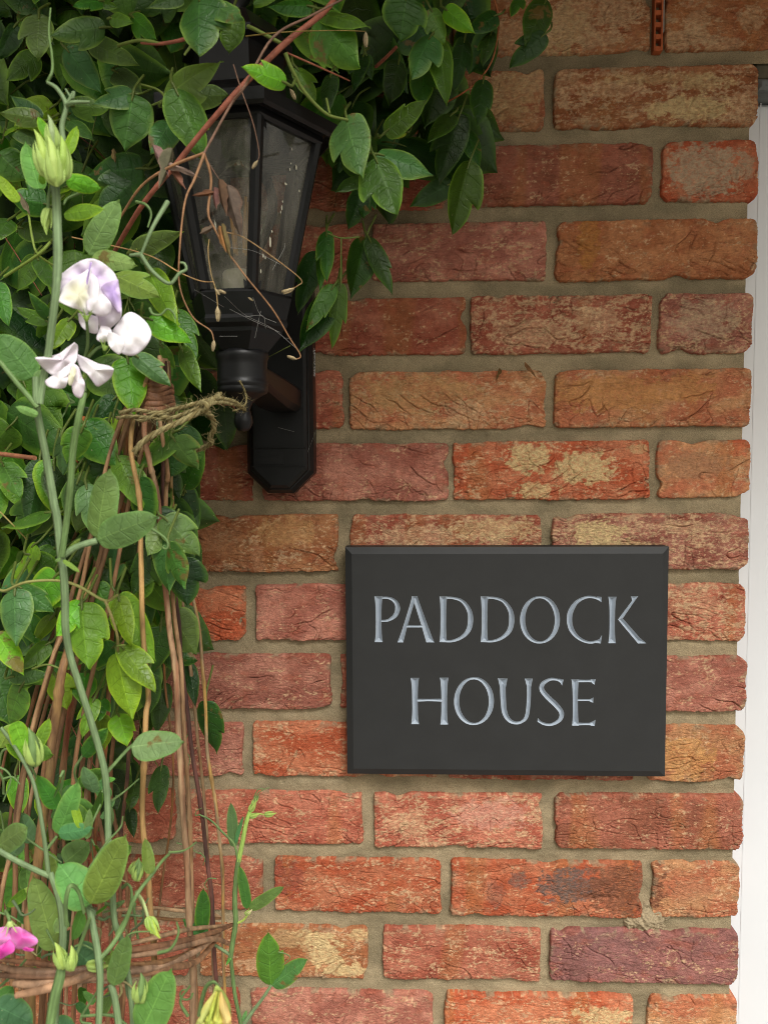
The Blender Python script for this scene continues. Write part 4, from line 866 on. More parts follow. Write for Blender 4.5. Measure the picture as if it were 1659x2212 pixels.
def clematis():
    root = thing('climbing_clematis', (P(150, 1100)[0], -.15, P(150, 1100)[2]), 'leafy green clematis climbing the left of the wall and trailing over the lantern', 'climbing plant')
    ent = []
    for i, (c, bx, by, tx, ty, w, sh, d, tone) in enumerate(CL):
        dt = d + .012*math.sin(i*2.1) + .010
        B, T = Q(c, bx, by, d), Q(c, tx, ty, dt); W = mm(c, w, d)
        if sh == 'oo' and i % 5 in (1, 3, 4): sh = ('on', 'no', 'om', 'mo', 'mo')[(i*7) % 5]; W = W*(.95 if 'm' in sh else 1.06)
        ent.append((W*np.linalg.norm(T - B), i, B, T, W, sh, tone))
    big = sorted(ent, key=lambda e: -e[0]); top = set(e[1] for e in big[:98])
    stuff = MB(); stuff2 = MB()
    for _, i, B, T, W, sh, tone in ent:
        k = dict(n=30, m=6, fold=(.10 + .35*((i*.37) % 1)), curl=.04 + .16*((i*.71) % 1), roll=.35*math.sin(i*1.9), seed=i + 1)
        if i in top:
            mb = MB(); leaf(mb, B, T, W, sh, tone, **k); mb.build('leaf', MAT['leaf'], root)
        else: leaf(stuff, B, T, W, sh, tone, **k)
    # the uncountable mass behind and between
    region = [(-220, -200), (1120, -200), (1090, 40), (960, 120), (970, 300), (900, 330), (720, 330), (720, 190), (420, 150), (330, 250), (360, 560), (410, 800), (375, 1200), (345, 1360), (320, 1560), (270, 1640), (220, 1800), (120, 1960), (-220, 2000)]
    r = random.Random(5); cnt = 0
    while cnt < 700:
        x, y = r.uniform(-220, 1190), r.uniform(-150, 2000)
        if not inside(region, x, y): continue
        if x > 560 and r.random() < .35: continue
        if y > 1350 and r.random() < (.45 if y < 1650 else .72): continue
        if y > 1500: d = r.uniform(.02, .16)
        elif x > 330 and 180 < y < 900: d = r.uniform(.02, .09)
        elif x > 700: d = r.uniform(.02, .11)
        elif y < 170 and x > 360: d = r.uniform(.03, .25)
        else: d = r.uniform(.02, .25)
        s = r.uniform(95, 165); a = r.gauss(math.pi/2, .85); B = P(x, y, d); kk = (CAM_D - d)/FPX*1.0
        T = B + np.array([math.cos(a)*s*kk, r.uniform(-.02, .012), -math.sin(a)*s*kk]); near = d > .2
        tone = r.choice('mmmdd') if near else r.choice('mdddd')  # deeper filler leaves get darker tones, painting shade into the gaps
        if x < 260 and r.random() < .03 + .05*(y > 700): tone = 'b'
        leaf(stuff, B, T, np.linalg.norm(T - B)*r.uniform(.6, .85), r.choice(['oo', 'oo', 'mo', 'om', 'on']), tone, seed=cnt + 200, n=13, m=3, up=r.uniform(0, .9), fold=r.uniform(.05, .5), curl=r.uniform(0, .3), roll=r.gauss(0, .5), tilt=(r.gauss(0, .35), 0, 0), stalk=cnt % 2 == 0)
        cnt += 1
    tag(stuff.build('foliage', MAT['leaf'], root), kind='stuff')
    for k in range(70):     # leaves growing between and over the canes
        x, y = r.uniform(60, 400), r.uniform(900, 1480)
        if x > 400 - max(0, y - 1250)*.3: continue
        d = r.uniform(.26, .36); a = r.gauss(math.pi/2, .7); s_ = r.uniform(80, 125); B = P(x, y, d); T = B + np.array([math.cos(a), r.uniform(-.2, .1), -math.sin(a)])*s_*(CAM_D - d)/FPX
        mb = MB() if k < 0 else stuff2; leaf(mb, B, T, np.linalg.norm(T - B)*r.uniform(.55, .75), r.choice(['oo', 'on', 'om', 'mo']), r.choice('mmddg' if x > 260 else 'mmdbg'), seed=k + 1300, n=20, m=4, up=r.uniform(.1, .8), fold=r.uniform(.1, .4), curl=r.uniform(0, .25), roll=r.gauss(0, .4))
    tag(stuff2.build('foliage', MAT['leaf'], root), kind='stuff')
    # woody stems
    red, brn, grn, org = lin(142, 84, 66), lin(112, 84, 68), lin(112, 128, 62), lin(146, 108, 76)
    def st(c, pts, r, col, name='vine_stem', mat='bark', nn=6):
        m = MB(); tube(m, [Q(c, x, y, d) for x, y, d in pts], [q*(.45 if (mat == 'bark' and name == 'vine_stem') else .55 if mat == 'bark' else .8) for q in r], 8, nn, col, wob=.06); m.build(name, MAT[mat], root)
    st('Z1', [(2100, -120, .30), (1980, 60, .33), (1740, 255, .345), (1480, 515, .355), (1250, 775, .35), (1060, 1010, .34), (880, 1225, .33), (740, 1450, .30), (640, 1640, .26)], [.0042, .0040, .0042, .0038, .0036, .0036, .0034], red)
    st('Z1', [(2130, -30, .345), (1900, 90, .35), (1660, 225, .358), (1490, 520, .37), (1400, 640, .365), (1240, 930, .375)], [.0014, .0016, .0019, .0018, .0017], brn)
    st('Z1', [(1240, 930, .375), (1040, 1010, .37), (860, 1130, .36), (720, 1340, .34)], [.0018, .0015, .0013], org, 'dry_stem')
    st('Z3', [(350, 390, .375), (300, 520, .38), (250, 640, .385), (222, 900, .385), (225, 1080, .38), (290, 1230, .375), (380, 1300, .37), (400, 1355, .37)], [.0018, .0012, .0009, .0008, .0006], org, 'dry_stem', nn=9)
    st('Z3', [(350, 390, .375), (385, 520, .37), (370, 690, .37), (400, 770, .37), (460, 880, .365), (570, 1030, .36), (700, 1190, .35), (790, 1340, .34), (845, 1430, .335), (815, 1450, .335)], [.0015, .0014, .0010, .0009, .0008, .0005], org, 'dry_stem', nn=8)
    st('Z3', [(465, 795, .37), (550, 820, .365), (700, 920, .36), (845, 1035, .35), (830, 1070, .35), (785, 1090, .35)], [.0008, .0006, .0004], lin(150, 120, 80), 'dry_stem')
    st('Z3', [(375, 830, .37), (370, 900, .37), (385, 1010, .37), (410, 1095, .37), (420, 1190, .37)], [.0006, .0005], lin(150, 125, 80), 'dry_stem')
    st('Z3', [(-330, 820, .34), (40, 905, .38), (220, 1000, .385), (330, 1045, .385), (400, 1050, .375)], [.0007, .0006, .0004], lin(165, 130, 85), 'dry_stem')
    st('Z3', [(500, -70, .37), (540, 60, .37), (600, 230, .365), (632, 380, .36), (625, 425, .36)], [.0006, .0006, .0004], brn, 'dry_stem')
    st('Z3', [(350, 400, .375), (380, 450, .372), (425, 520, .37)], [.0006, .0004], brn, 'dry_stem')
    st('Z2', [(1560, -90, .13), (1578, 0, .13), (1605, 130, .13), (1570, 350, .13), (1480, 490, .125), (1370, 575, .12), (1250, 640, .1)], [.0017, .0018, .0016, .0018], lin(150, 88, 50))
    st('Z2', [(320, 320, .34), (500, 400, .33), (700, 490, .30)], [.0014, .0011], lin(140, 84, 62)); st('Z2', [(985, 285, .2), (930, 340, .19), (860, 405, .17)], [.0030, .0030], red)
    st('Z2', [(70, 220, .34), (300, 195, .35), (600, 185, .33), (795, 190, .325)], [.0009, .0007, .0005], lin(130, 110, 55)); st('Z2', [(85, 160, .33), (150, 190, .34), (290, 265, .345)], [.0016, .0014], grn, 'leaf_stalk', 'stem')
    st('Z2', [(310, 320, .345), (350, 420, .34), (430, 560, .33), (560, 690, .32), (690, 728, .31)], [.0018, .0014, .0011], grn, 'leaf_stalk', 'stem'); st('Z2', [(560, 600, .31), (580, 690, .32)], [.0010, .0010], grn, 'leaf_stalk', 'stem')
    st('Z2', [(570, 1418, .19), (650, 1445, .19), (760, 1438, .19)], [.0009, .0009], grn, 'leaf_stalk', 'stem'); st('Z2', [(650, 1445, .19), (648, 1560, .19), (645, 1700, .18)], [.0008, .0008], grn, 'leaf_stalk', 'stem')
    st('Z1', [(720, 275, .29), (850, 245, .31), (980, 265, .32)], [.0014, .0014], grn, 'leaf_stalk', 'stem'); st('Z1', [(860, 260, .31), (980, 265, .32), (1130, 235, .33), (1260, 180, .34)], [.0022, .0026, .0026], red)
    st('Z1', [(850, 510, .30), (960, 545, .32), (1000, 600, .33), (925, 640, .31)], [.0009, .0010, .0009], grn, 'leaf_stalk', 'stem'); st('Z1', [(1160, 280, .33), (1120, 335, .33)], [.0012, .0010], grn, 'leaf_stalk', 'stem')
    st('Z1', [(30, 1680, .33), (235, 1545, .34), (310, 1470, .34)], [.0013, .0013], lin(120, 140, 60), 'leaf_stalk', 'stem'); st('Z1', [(170, 1250, .33), (200, 1450, .34), (235, 1545, .34), (340, 1620, .33)], [.0010, .0010], lin(120, 140, 60), 'leaf_stalk', 'stem')
    st('Z4', [(845, 1150, .25), (780, 1390, .25)], [.0034, .0036], lin(150, 92, 46)); st('Z4', [(605, 1290, .24), (560, 1500, .24), (530, 1640, .24)], [.0052, .0052], lin(150, 86, 44)); st('Z4', [(-80, 1545, .30), (250, 1585, .34)], [.0038, .0034], lin(140, 92, 66))
    st('Z4', [(800, 1555, .3), (740, 1560, .31), (690, 1660, .31), (680, 1750, .30)], [.0020, .0024], lin(130, 120, 50)); st('Z5', [(-30, 710, .38), (30, 742, .385), (160, 690, .39), (350, 680, .385), (480, 715, .39), (640, 802, .39), (715, 768, .37)], [.0010, .0011, .0012, .0010], lin(140, 140, 80), 'leaf_stalk', 'stem')
    st('Z5', [(640, 802, .39), (680, 900, .39), (715, 1020, .385), (718, 1120, .37)], [.0012, .0010], lin(140, 130, 80), 'leaf_stalk', 'stem'); st('Z5', [(715, 1075, .38), (760, 1072, .375)], [.0008, .0008], grn, 'leaf_stalk', 'stem')
    st('Z5', [(-20, 240, .33), (60, 320, .34), (165, 430, .33)], [.0007, .0006], lin(150, 140, 80), 'leaf_stalk', 'stem'); st('Z5', [(200, 1215, .36), (290, 1190, .37), (380, 1220, .37)], [.0008, .0008], grn, 'leaf_stalk', 'stem')
    st('V', [(870, 1085, .02), (880, 1065, .025), (890, 1045, .02)], [.0003, .0003], lin(190, 160, 110), 'dry_stem')
    # random shoots threaded through the mass
    r = random.Random(9)
    for k in range(26):
        x, y = r.uniform(-60, 420), r.uniform(-60, 1500); d = r.uniform(.14, .28); pts = [(x, y, d)]
        a = r.gauss(math.pi/2, .7)
        for q in range(3): x += math.cos(a)*90; y += math.sin(a)*90; a += r.gauss(0, .4); pts.append((x, y, d + r.uniform(-.02, .02)))
        st('V', pts, [.0011, .0008], (red if r.random() < .3 else grn)*r.uniform(.6, 1), 'vine_stem', 'bark')
    # dried seed heads and withered leaves hanging before the glass
    def seedhead(c, x, y, d, s, ang, col=lin(176, 158, 122)):
        m = MB(); B = Q(c, x, y, d); ax = np.array([math.cos(ang), 0, -math.sin(ang)]); u = mm(c, s, d)
        for k in range(5):
            a = k*2*math.pi/5 + x; side = np.cross(ax, [0, -1, 0]); o = side*math.cos(a) + np.array([0, -1, 0])*math.sin(a)
            tube(m, [B, B + ax*u*.35 + o*u*.11, B + ax*u*.75 + o*u*.10, B + ax*u + o*u*(.04 + .05*(k % 2))], [u*.05, u*.11, u*.09, u*.008], 6, 3, col*(.6 + .13*k), ell=(.8, .7))
        m.build('seed_head', MAT['dead'], root)
    for q in (('Z3', 420, 1092, .37, 45, .4), ('Z3', 418, 1178, .37, 75, 1.55), ('Z3', 625, 425, .36, 50, 2.2), ('Z3', 400, 1350, .37, 58, 1.7), ('Z3', 825, 1450, .335, 52, 3.5), ('Z3', 785, 1090, .35, 40, 2.9), ('Z3', 575, 1130, .29, 32, .6), ('Z3', 405, 1085, .37, 40, .9), ('Z2', 798, 195, .325, 85, 1.57), ('Z2', 340, 540, .32, 70, 1.1)): seedhead(*q)
    seedhead('Z3', 812, 1085, .35, 60, 2.75)
    def dead(c, bx, by, tx, ty, w, d, col=lin(92, 66, 52), fold=1.5, sd=1):
        m = MB(); B, T = Q(c, bx, by, d), Q(c, tx, ty, d + .008); L0 = np.linalg.norm(T - B); TONES['x'] = (col, col*1.2)
        leaf(m, B, T, mm(c, w*.72, d), 'oo', 'x', seed=sd, n=20, m=5, fold=fold, curl=.25, wav=.22, pucker=.06, roll=.8*math.sin(sd*2), stalk=False); m.build('dead_leaf', MAT['dead'], root)
    dead('Z3', 425, 520, 430, 680, 75, .372, sd=2); dead('Z3', 470, 550, 512, 775, 110, .374, sd=3); dead('Z3', 400, 590, 305, 612, 40, .37, sd=4); dead('Z3', 400, 560, 395, 650, 60, .368, lin(110, 84, 68), sd=5)
    dead('Z3', 440, 750, 460, 905, 45, .37, lin(104, 80, 58), sd=6); dead('Z3', 400, 765, 345, 800, 40, .37, lin(104, 80, 58), sd=7); dead('Z3', 425, 760, 445, 870, 50, .368, lin(112, 88, 62), sd=8)
    dead('Z3', 85, 345, 130, 480, 70, .365, lin(120, 98, 84), sd=9); dead('Z3', 185, 360, 150, 545, 90, .366, lin(120, 98, 84), sd=10); dead('Z3', 130, 430, 300, 480, 50, .367, lin(125, 104, 88), sd=11); dead('Z3', 160, 440, 215, 555, 60, .363, lin(110, 84, 70), sd=12)
    dead('Z1', 120, 1165, 190, 1260, 55, .33, lin(120, 108, 84), sd=13); dead('Z1', 690, 900, 700, 960, 40, .28, lin(150, 110, 70), sd=14)
    dead('V', 1078, 795, 1068, 815, 14, .008, lin(96, 76, 44), sd=15); dead('V', 1134, 782, 1160, 808, 12, .008, lin(96, 76, 44), sd=16)
clematis()

# ------------------------------------------------------------------ willow obelisk
def obelisk():
    a = Q('Z4', 1140, 1150, .30); root = thing('willow_obelisk', (a[0] - .03, a[1], 1.0), 'brown willow cane plant support bound at its top and tied beside the lantern', 'plant support')
    pale, pink, drk, rd, yl = lin(172, 146, 112), lin(180, 148, 114), lin(80, 56, 50), lin(142, 106, 72), lin(170, 136, 84)
    rods = [   # colour pair, radius, points (crop, x, y, depth)
     ((lin(170, 146, 112), lin(190, 150, 84)), .0031, [('Z4', 1175, 880, .305), ('Z4', 1190, 1250, .29), ('Z5', 1050, 160, .27), ('Z5', 1110, 510, .25), ('Z5', 1190, 900, .235), ('Z5', 1240, 1300, .22), ('Z6', 1110, 150, .215), ('Z6', 1150, 500, .205), ('Z6', 1180, 850, .19), ('Z6', 1200, 1420, .18), ('Z6', 1210, 1750, .17)]),
     ((drk, lin(110, 70, 62)), .0035, [('Z4', 1160, 900, .315), ('Z4', 1165, 1300, .30), ('Z5', 1005, 300, .285), ('Z5', 1060, 740, .28), ('Z5', 1090, 1050, .275), ('Z5', 1140, 1450, .265), ('Z6', 1050, 330, .26), ('Z6', 1100, 750, .25), ('Z6', 1135, 1050, .245), ('Z6', 1160, 1500, .235), ('Z6', 1165, 1750, .23)]),
     ((pink, lin(150, 104, 76)), .0044, [('Z4', 1150, 880, .325), ('Z4', 1045, 1250, .335), ('Z4', 1060, 1600, .335), ('Z5', 940, 120, .33), ('Z5', 985, 500, .33), ('Z5', 1030, 900, .33), ('Z5', 1065, 1300, .33), ('Z6', 955, 200, .33), ('Z6', 990, 600, .33), ('Z6', 1005, 1000, .33), ('Z6', 1020, 1450, .33), ('Z6', 1030, 1750, .33)]),
     ((lin(176, 140, 104), rd), .0034, [('Z4', 1130, 860, .33), ('Z4', 1150, 1300, .335), ('Z4', 1185, 1700, .33), ('Z5', 1000, 150, .32), ('Z5', 1040, 600, .31), ('Z5', 1075, 1000, .30), ('Z5', 1110, 1500, .29), ('Z6', 1020, 700, .27), ('Z6', 1045, 1500, .26)]),
     ((yl, lin(190, 150, 96)), .0037, [('Z4', 1110, 900, .335), ('Z4', 960, 1260, .345), ('Z4', 925, 1560, .35), ('Z5', 860, 300, .355), ('Z5', 870, 800, .36), ('Z5', 888, 1350, .365), ('Z6', 775, 0, .37), ('Z6', 770, 500, .375), ('Z6', 790, 900, .38), ('Z6', 815, 1300, .385), ('Z6', 825, 1750, .39)]),
     ((rd, lin(146, 100, 56)), .0024, [('Z4', 1100, 950, .30), ('Z4', 1090, 1300, .27), ('Z5', 990, 700, .22), ('Z5', 1010, 1300, .19), ('Z6', 925, 250, .17), ('Z6', 880, 700, .15), ('Z6', 850, 980, .14), ('Z6', 830, 1300, .13), ('Z6', 815, 1700, .12)]),
     ((drk*1.3, rd), .0038, [('Z4', 1090, 950, .31), ('Z4', 1010, 1300, .29), ('Z5', 850, 400, .25), ('Z5', 820, 900, .22), ('Z6', 680, 170, .18), ('Z6', 645, 600, .16), ('Z6', 650, 900, .15), ('Z6', 640, 1250, .14), ('Z6', 645, 1750, .12)]),
     ((rd, lin(160, 96, 50)), .0038, [('Z4', 1085, 950, .33), ('Z4', 910, 1300, .32), ('Z5', 760, 300, .30), ('Z5', 690, 900, .28), ('Z6', 545, 260, .25), ('Z6', 500, 700, .24), ('Z6', 470, 1000, .23), ('Z6', 440, 1603, .21), ('Z6', 435, 1750, .2)]),
     ((lin(140, 104, 70), yl), .0066, [('Z4', 1100, 1000, .30), ('Z4', 900, 1350, .30), ('Z5', 640, 480, .31), ('Z5', 510, 800, .33), ('Z5', 400, 1170, .38), ('Z5', 335, 1600, .385), ('Z6', 255, 300, .39), ('Z6', 205, 700, .395), ('Z6', 175, 1000, .40), ('Z6', 160, 1750, .41)]),
     ((rd, lin(140, 74, 48)), .0046, [('Z4', 1075, 980, .32), ('Z4', 850, 1400, .32), ('Z5', 600, 620, .31), ('Z5', 470, 1180, .305), ('Z6', 350, 200, .30), ('Z6', 290, 700, .295), ('Z6', 245, 1100, .29), ('Z6', 230, 1750, .28)]),
     ((rd*.9, pink), .0036, [('Z4', 1070, 990, .31), ('Z4', 830, 1450, .28), ('Z5', 560, 650, .25), ('Z5', 420, 1150, .22), ('Z6', 180, 350, .19), ('Z6', 120, 1050, .17), ('Z6', 95, 1750, .15)]),
     ((lin(168, 132, 96), rd), .0030, [('Z4', 1070, 1000, .34), ('Z4', 790, 1500, .34), ('Z5', 480, 750, .35), ('Z5', 330, 1150, .36), ('Z5', 200, 1600, .37), ('Z6', 60, 650, .38), ('Z6', 0, 1000, .385), ('Z6', -70, 1750, .39)]),
     ((rd, pink), .0034, [('Z4', 1120, 900, .30), ('Z4', 1000, 1290, .29), ('Z5', 800, 350, .25), ('Z5', 650, 1050, .21), ('Z6', 470, 250, .18), ('Z6', 420, 700, .16), ('Z6', 370, 1300, .14), ('Z6', 350, 1750, .13)]),
     ((pale, rd), .0030, [('Z4', 1185, 900, .30), ('Z4', 1205, 1290, .27), ('Z5', 1060, 200, .24), ('Z5', 1100, 700, .21), ('Z5', 1160, 1300, .18), ('Z6', 1080, 330, .16), ('Z6', 1120, 900, .14), ('Z6', 1140, 1750, .12)]),
    ]
    rr_ = random.Random(31)
    for k in range(12):
        xb = -40 + 62*k + rr_.uniform(-22, 22); db = .12 + .26*rr_.random(); yt = rr_.uniform(980, 1200)
        rods.append(((lin(150, 108, 74)*rr_.uniform(.5, 1.1), rd*rr_.uniform(.6, 1.1)), rr_.uniform(.0028, .0042), [('Z4', 1080 + rr_.uniform(-20, 60), yt, .31), ('Z4', 1080 - (700 - xb)*.30, yt + 420, .30 + (db - .3)*.3), ('Z5', 900 - (700 - xb)*.72, 700, .30 + (db - .3)*.55), ('Z6', 620 - (700 - xb)*.80, 250, .30 + (db - .3)*.85), ('Z6', xb + 10, 900, db), ('Z6', xb - 20, 1750, db)]))
    for i, ((ca, cb), r, pts) in enumerate(rods):
        m = MB()
        def cf(s, v, ca=ca*.85, cb=cb*.85, i=i):
            z = v[:, 2]; w = sstep(-.35, .4, fbm(z/.05 + i*3, v[:, 0]/.004, 95 + i, 4)); k = sstep(.25, .5, fbm(z/.012 + i, v[:, 0]/.003, 120 + i, 3))*.45
            c = ca*(1 - w[:, None]) + cb*w[:, None]; return c*(1 - k[:, None]) + lin(90, 60, 44)*k[:, None]
        pp = [Q(*p) for p in pts]; path = smooth_path(pp, 12); dv = path[-1] - path[-4]; dv = dv/abs(dv[2]); dv[0] *= .8; dv[1] *= .3; e0 = path[-1]
        path += [e0 + dv*(e0[2] + .01)*q/24 for q in range(1, 25)]; n = len(path)
        rad = np.full(n, r*.50)*np.linspace(.60 if r > .006 else .80, 1.06, n)
        for kx in range(9, n - 4, 17 + (i*5) % 7): rad[kx] *= 1.28; rad[kx + 1] *= 1.06; rad[kx - 1] *= 1.06      # nodes
        path = [p + np.array([.0010*math.sin(k*.16 + i) + .0004*math.sin(k*.41 + i*2), .0006*math.cos(k*.2), 0]) for k, p in enumerate(path)]
        tube(m, path, rad, 10, 1, colf=cf, wob=.03); m.build('willow_rod', MAT['willow'], root)
    # binding round the gathered tops
    m = MB(); 
    for k in range(11):
        y = 1075 + k*17; w = 52 + 3*k; c0 = Q('Z4', 1138 - k*.8, y, .322); ra = mm('Z4', w, .32); N_ = 20
        tube(m, [c0 + np.array([ra*math.cos(t), -.012*math.sin(t)*1.3, .0025*math.sin(t + k) + .0008*math.cos(3*t)]) for t in np.linspace(0, 2*math.pi, N_)], .0026, 7, 2, lin(132, 92, 66)*(.8 + .04*(k % 5)), cap=False)
    m.build('top_binding', MAT['willow'], root)
    # woven bands
    def band(pts, r, col):
        m = MB(); tube(m, [Q('Z6', *p) for p in pts], [r*.5, r*.75, r*.75, r*.6], 8, 8, colf=lambda s, v: col*(.75 + .5*sstep(-.4, .4, fbm(v[:, 0]/.02, v[:, 2]/.004, 140, 3)))[:, None]); m.build('woven_twig', MAT['willow'], root)
    W_ = [([(600, 1000, .30), (800, 985, .22), (960, 1000, .18), (1130, 1020, .16), (1190, 1050, .15)], .0021, pink), ([(560, 1060, .32), (760, 1035, .24), (960, 1050, .19), (1180, 1040, .16)], .0019, rd), ([(640, 1190, .42), (800, 1150, .40), (1000, 1100, .345), (1150, 1085, .27), (1250, 1075, .22)], .0020, pink),
          ([(560, 1225, .43), (800, 1195, .405), (1000, 1155, .35), (1150, 1110, .28), (1235, 1075, .23)], .0026, lin(150, 110, 82)), ([(500, 1255, .43), (800, 1225, .405), (1000, 1180, .35), (1140, 1150, .29), (1225, 1180, .22)], .0028, lin(168, 134, 106)),
          ([(640, 1330, .43), (800, 1305, .41), (970, 1250, .36), (1090, 1180, .30), (1165, 1120, .26)], .0031, lin(184, 150, 122)), ([(590, 1345, .43), (780, 1330, .41), (900, 1300, .385), (1010, 1285, .35), (1080, 1240, .31), (1170, 1125, .25)], .0030, lin(164, 124, 92)),
          ([(700, 1285, .42), (850, 1275, .40), (1000, 1225, .345), (1100, 1150, .29)], .0022, rd), ([(80, 1385, .45), (200, 1392, .452), (340, 1370, .45), (600, 1340, .435), (760, 1300, .41)], .0038, lin(150, 118, 92)),
          ([(90, 1450, .452), (260, 1410, .455), (400, 1365, .45), (560, 1300, .44)], .0034, lin(166, 128, 98)), ([(-40, 1290, .44), (120, 1320, .45), (330, 1325, .45), (560, 1290, .44)], .0028, lin(140, 108, 84)), ([(-60, 1340, .44), (100, 1345, .45), (300, 1345, .452), (480, 1330, .445)], .0024, lin(120, 88, 66)),
          ([(-40, 1255, .42), (150, 1275, .43), (330, 1290, .435), (520, 1280, .43), (700, 1240, .41)], .0022, lin(130, 92, 66)), ([(600, 1380, .42), (700, 1405, .41), (800, 1420, .39)], .0016, pink), ([(-60, 1190, .2), (200, 1150, .16), (420, 1080, .14), (700, 1010, .14)], .0022, rd)]
    for w in W_: band(*w)
obelisk()
# twine tying the support to the lantern
def twine():
    a = Q('Z4', 1440, 1230, .335); root = thing('jute_twine', a, 'frayed green-brown jute twine knotted from the willow support to the lantern', 'twine')
    c1, c2 = lin(132, 122, 86), lin(112, 100, 66); fz = MB()
    def rope(pts, r, name='strand'):
        r = r*.8; m = MB(); base = np.array(smooth_path([Q('Z4', *p) for p in pts], 16)); n = len(base); L = np.r_[0, np.cumsum(np.linalg.norm(np.diff(base, axis=0), axis=1))]
        tg = np.gradient(base, axis=0); tg /= np.linalg.norm(tg, axis=1)[:, None]; sx = np.cross(tg, [0, -1, 0]); sx /= np.linalg.norm(sx, axis=1)[:, None] + 1e-9; sy = np.cross(sx, tg)
        for k, c in ((0, c1), (1, c2), (2, c1*1.15)):
            ph = L/(r*5.5)*2*np.pi/1.6 + k*2*np.pi/3; pp = base + (sx*np.cos(ph)[:, None] + sy*np.sin(ph)[:, None])*r*.55
            tube(m, list(pp), r*.62, 6, 1, c)
        m.build(name, MAT['twine'], root)
        for k in range(int(L[-1]/.0011)):
            i = rng.randint(0, n - 1); v = rng.normal(size=3); v /= np.linalg.norm(v); l = rng.uniform(.002, .0065); q = base[i] + v*r*.6
            tube(fz, [q, q + v*l*.6 + tg[i]*l*.3, q + v*l + tg[i]*l*rng.uniform(-.6, .9)], [.00014, .00006], 3, 2, c1*1.25, cap=False)
    rope([(1170, 1255, .35), (1300, 1225, .355), (1400, 1195, .355), (1540, 1160, .33), (1660, 1185, .30), (1720, 1230, .26), (1760, 1260, .2)], .0017)
    rope([(1080, 1290, .352), (1220, 1300, .356), (1330, 1260, .356), (1440, 1215, .352), (1560, 1190, .33), (1700, 1215, .28), (1740, 1240, .22)], .0016)
    rope([(950, 1545, .368), (1010, 1475, .368), (1120, 1400, .366), (1260, 1335, .362), (1370, 1280, .358), (1450, 1235, .354), (1500, 1180, .34), (1560, 1130, .32)], .0022)
    rope([(1440, 1235, .352), (1500, 1290, .34), (1520, 1370, .33), (1490, 1440, .325), (1500, 1480, .32), (1420, 1520, .31), (1310, 1560, .30)], .0021)
    rope([(850, 1265, .352), (960, 1245, .358), (1080, 1262, .358), (1200, 1262, .35)], .0016); rope([(830, 1300, .35), (940, 1290, .357), (1090, 1300, .357), (1180, 1320, .35)], .0014); rope([(900, 1250, .35), (1000, 1320, .357), (1120, 1270, .357), (1210, 1300, .35)], .0013)
    rope([(1425, 1205, .353), (1455, 1200, .362), (1465, 1240, .362), (1430, 1250, .356), (1415, 1225, .352), (1450, 1210, .35)], .0019, 'knot')
    rope([(1700, 1040, .27), (1735, 1110, .262), (1745, 1190, .26), (1700, 1235, .262), (1650, 1250, .268)], .0008)
    tag(fz.build('loose_fibres', MAT['twine'], root), kind='stuff')
twine()

# ------------------------------------------------------------------ sweet peas
PG, PG2, PGY = lin(126, 150, 106)*.85, lin(112, 140, 84)*.85, lin(170, 190, 96)
def pea_stem(root, c, pts, r, col=None, name='stem', wide=1.0):
    m = MB(); rr = [.00215*(q/.0086)**.62*wide for q in r]; col = PG if col is None else col
    def cf(s_, v): return col*((.86 + .28*sstep(-.3, .3, fbm(v[:, 2]/.02, v[:, 0]/.002, 150, 3)))*np.where(np.arange(len(v)) % 2, 1.16, .84))[:, None]
    pp = [Q(*p) if isinstance(p[0], str) else Q(c, *p) for p in pts]; lp = pts[-1][-3:]; lc = pts[-1][0] if isinstance(pts[-1][0], str) else c
    if (CROP[lc][1] + lp[1]/CROP[lc][2]) > 2625:      # rooted in the ground below
        path = smooth_path(pp, 6); rr = list(np.interp(np.linspace(0, 1, len(path)), np.linspace(0, 1, len(rr)), rr)); dv = path[-1] - path[-2]; dv = dv/abs(dv[2]) if dv[2] < -1e-4 else np.array([0, 0, -1.]); dv[:2] = np.clip(dv[:2], -.25, .25); e0 = path[-1]
        pp = path + [e0 + dv*(e0[2] + .01)*q/20 for q in range(1, 21)]; rr = rr + [rr[-1]]*20
        tube(m, pp, rr, 14, 1, colf=cf, ell=(.62, 1.05), ridge=.10); m.build(name, MAT['stem'], root); return
    tube(m, pp, rr, 14, 6, colf=cf, ell=(.62, 1.05), ridge=.10, wob=.03); m.build(name, MAT['stem'], root)
def pea_leaf(root, *q, shape='pp', tone='q', **k):
    (c, bx, by, tx, ty, w, d) = q; m = MB(); i = int(bx + ty)
    kw = dict(n=26, m=6, fold=.22, curl=.06 + .1*math.sin(i), roll=.3*math.sin(i*.7), seed=i % 97, stalk=False, wav=.02, pucker=.02); kw.update(k)
    leaf(m, Q(c, bx, by, d), Q(c, tx, ty, d + .008*math.sin(i)), mm(c, w, d), shape, tone, **kw); m.build('leaf', MAT['pea'], root)
def tendril(root, c, pts, r=.00055, col=None):
    m = MB(); tube(m, [Q(c, *p) for p in pts], [r*1.3, r, r*.7], 5, 8, PG2 if col is None else col); m.build('tendril', MAT['stem'], root)
def curl(cx, cy, r, a0, turns, d, n=10): return [(cx + r*(1 - .55*t)*math.cos(a0 + t*turns*6.28), cy + r*(1 - .55*t)*math.sin(a0 + t*turns*6.28), d) for t in np.linspace(0, 1, n)]
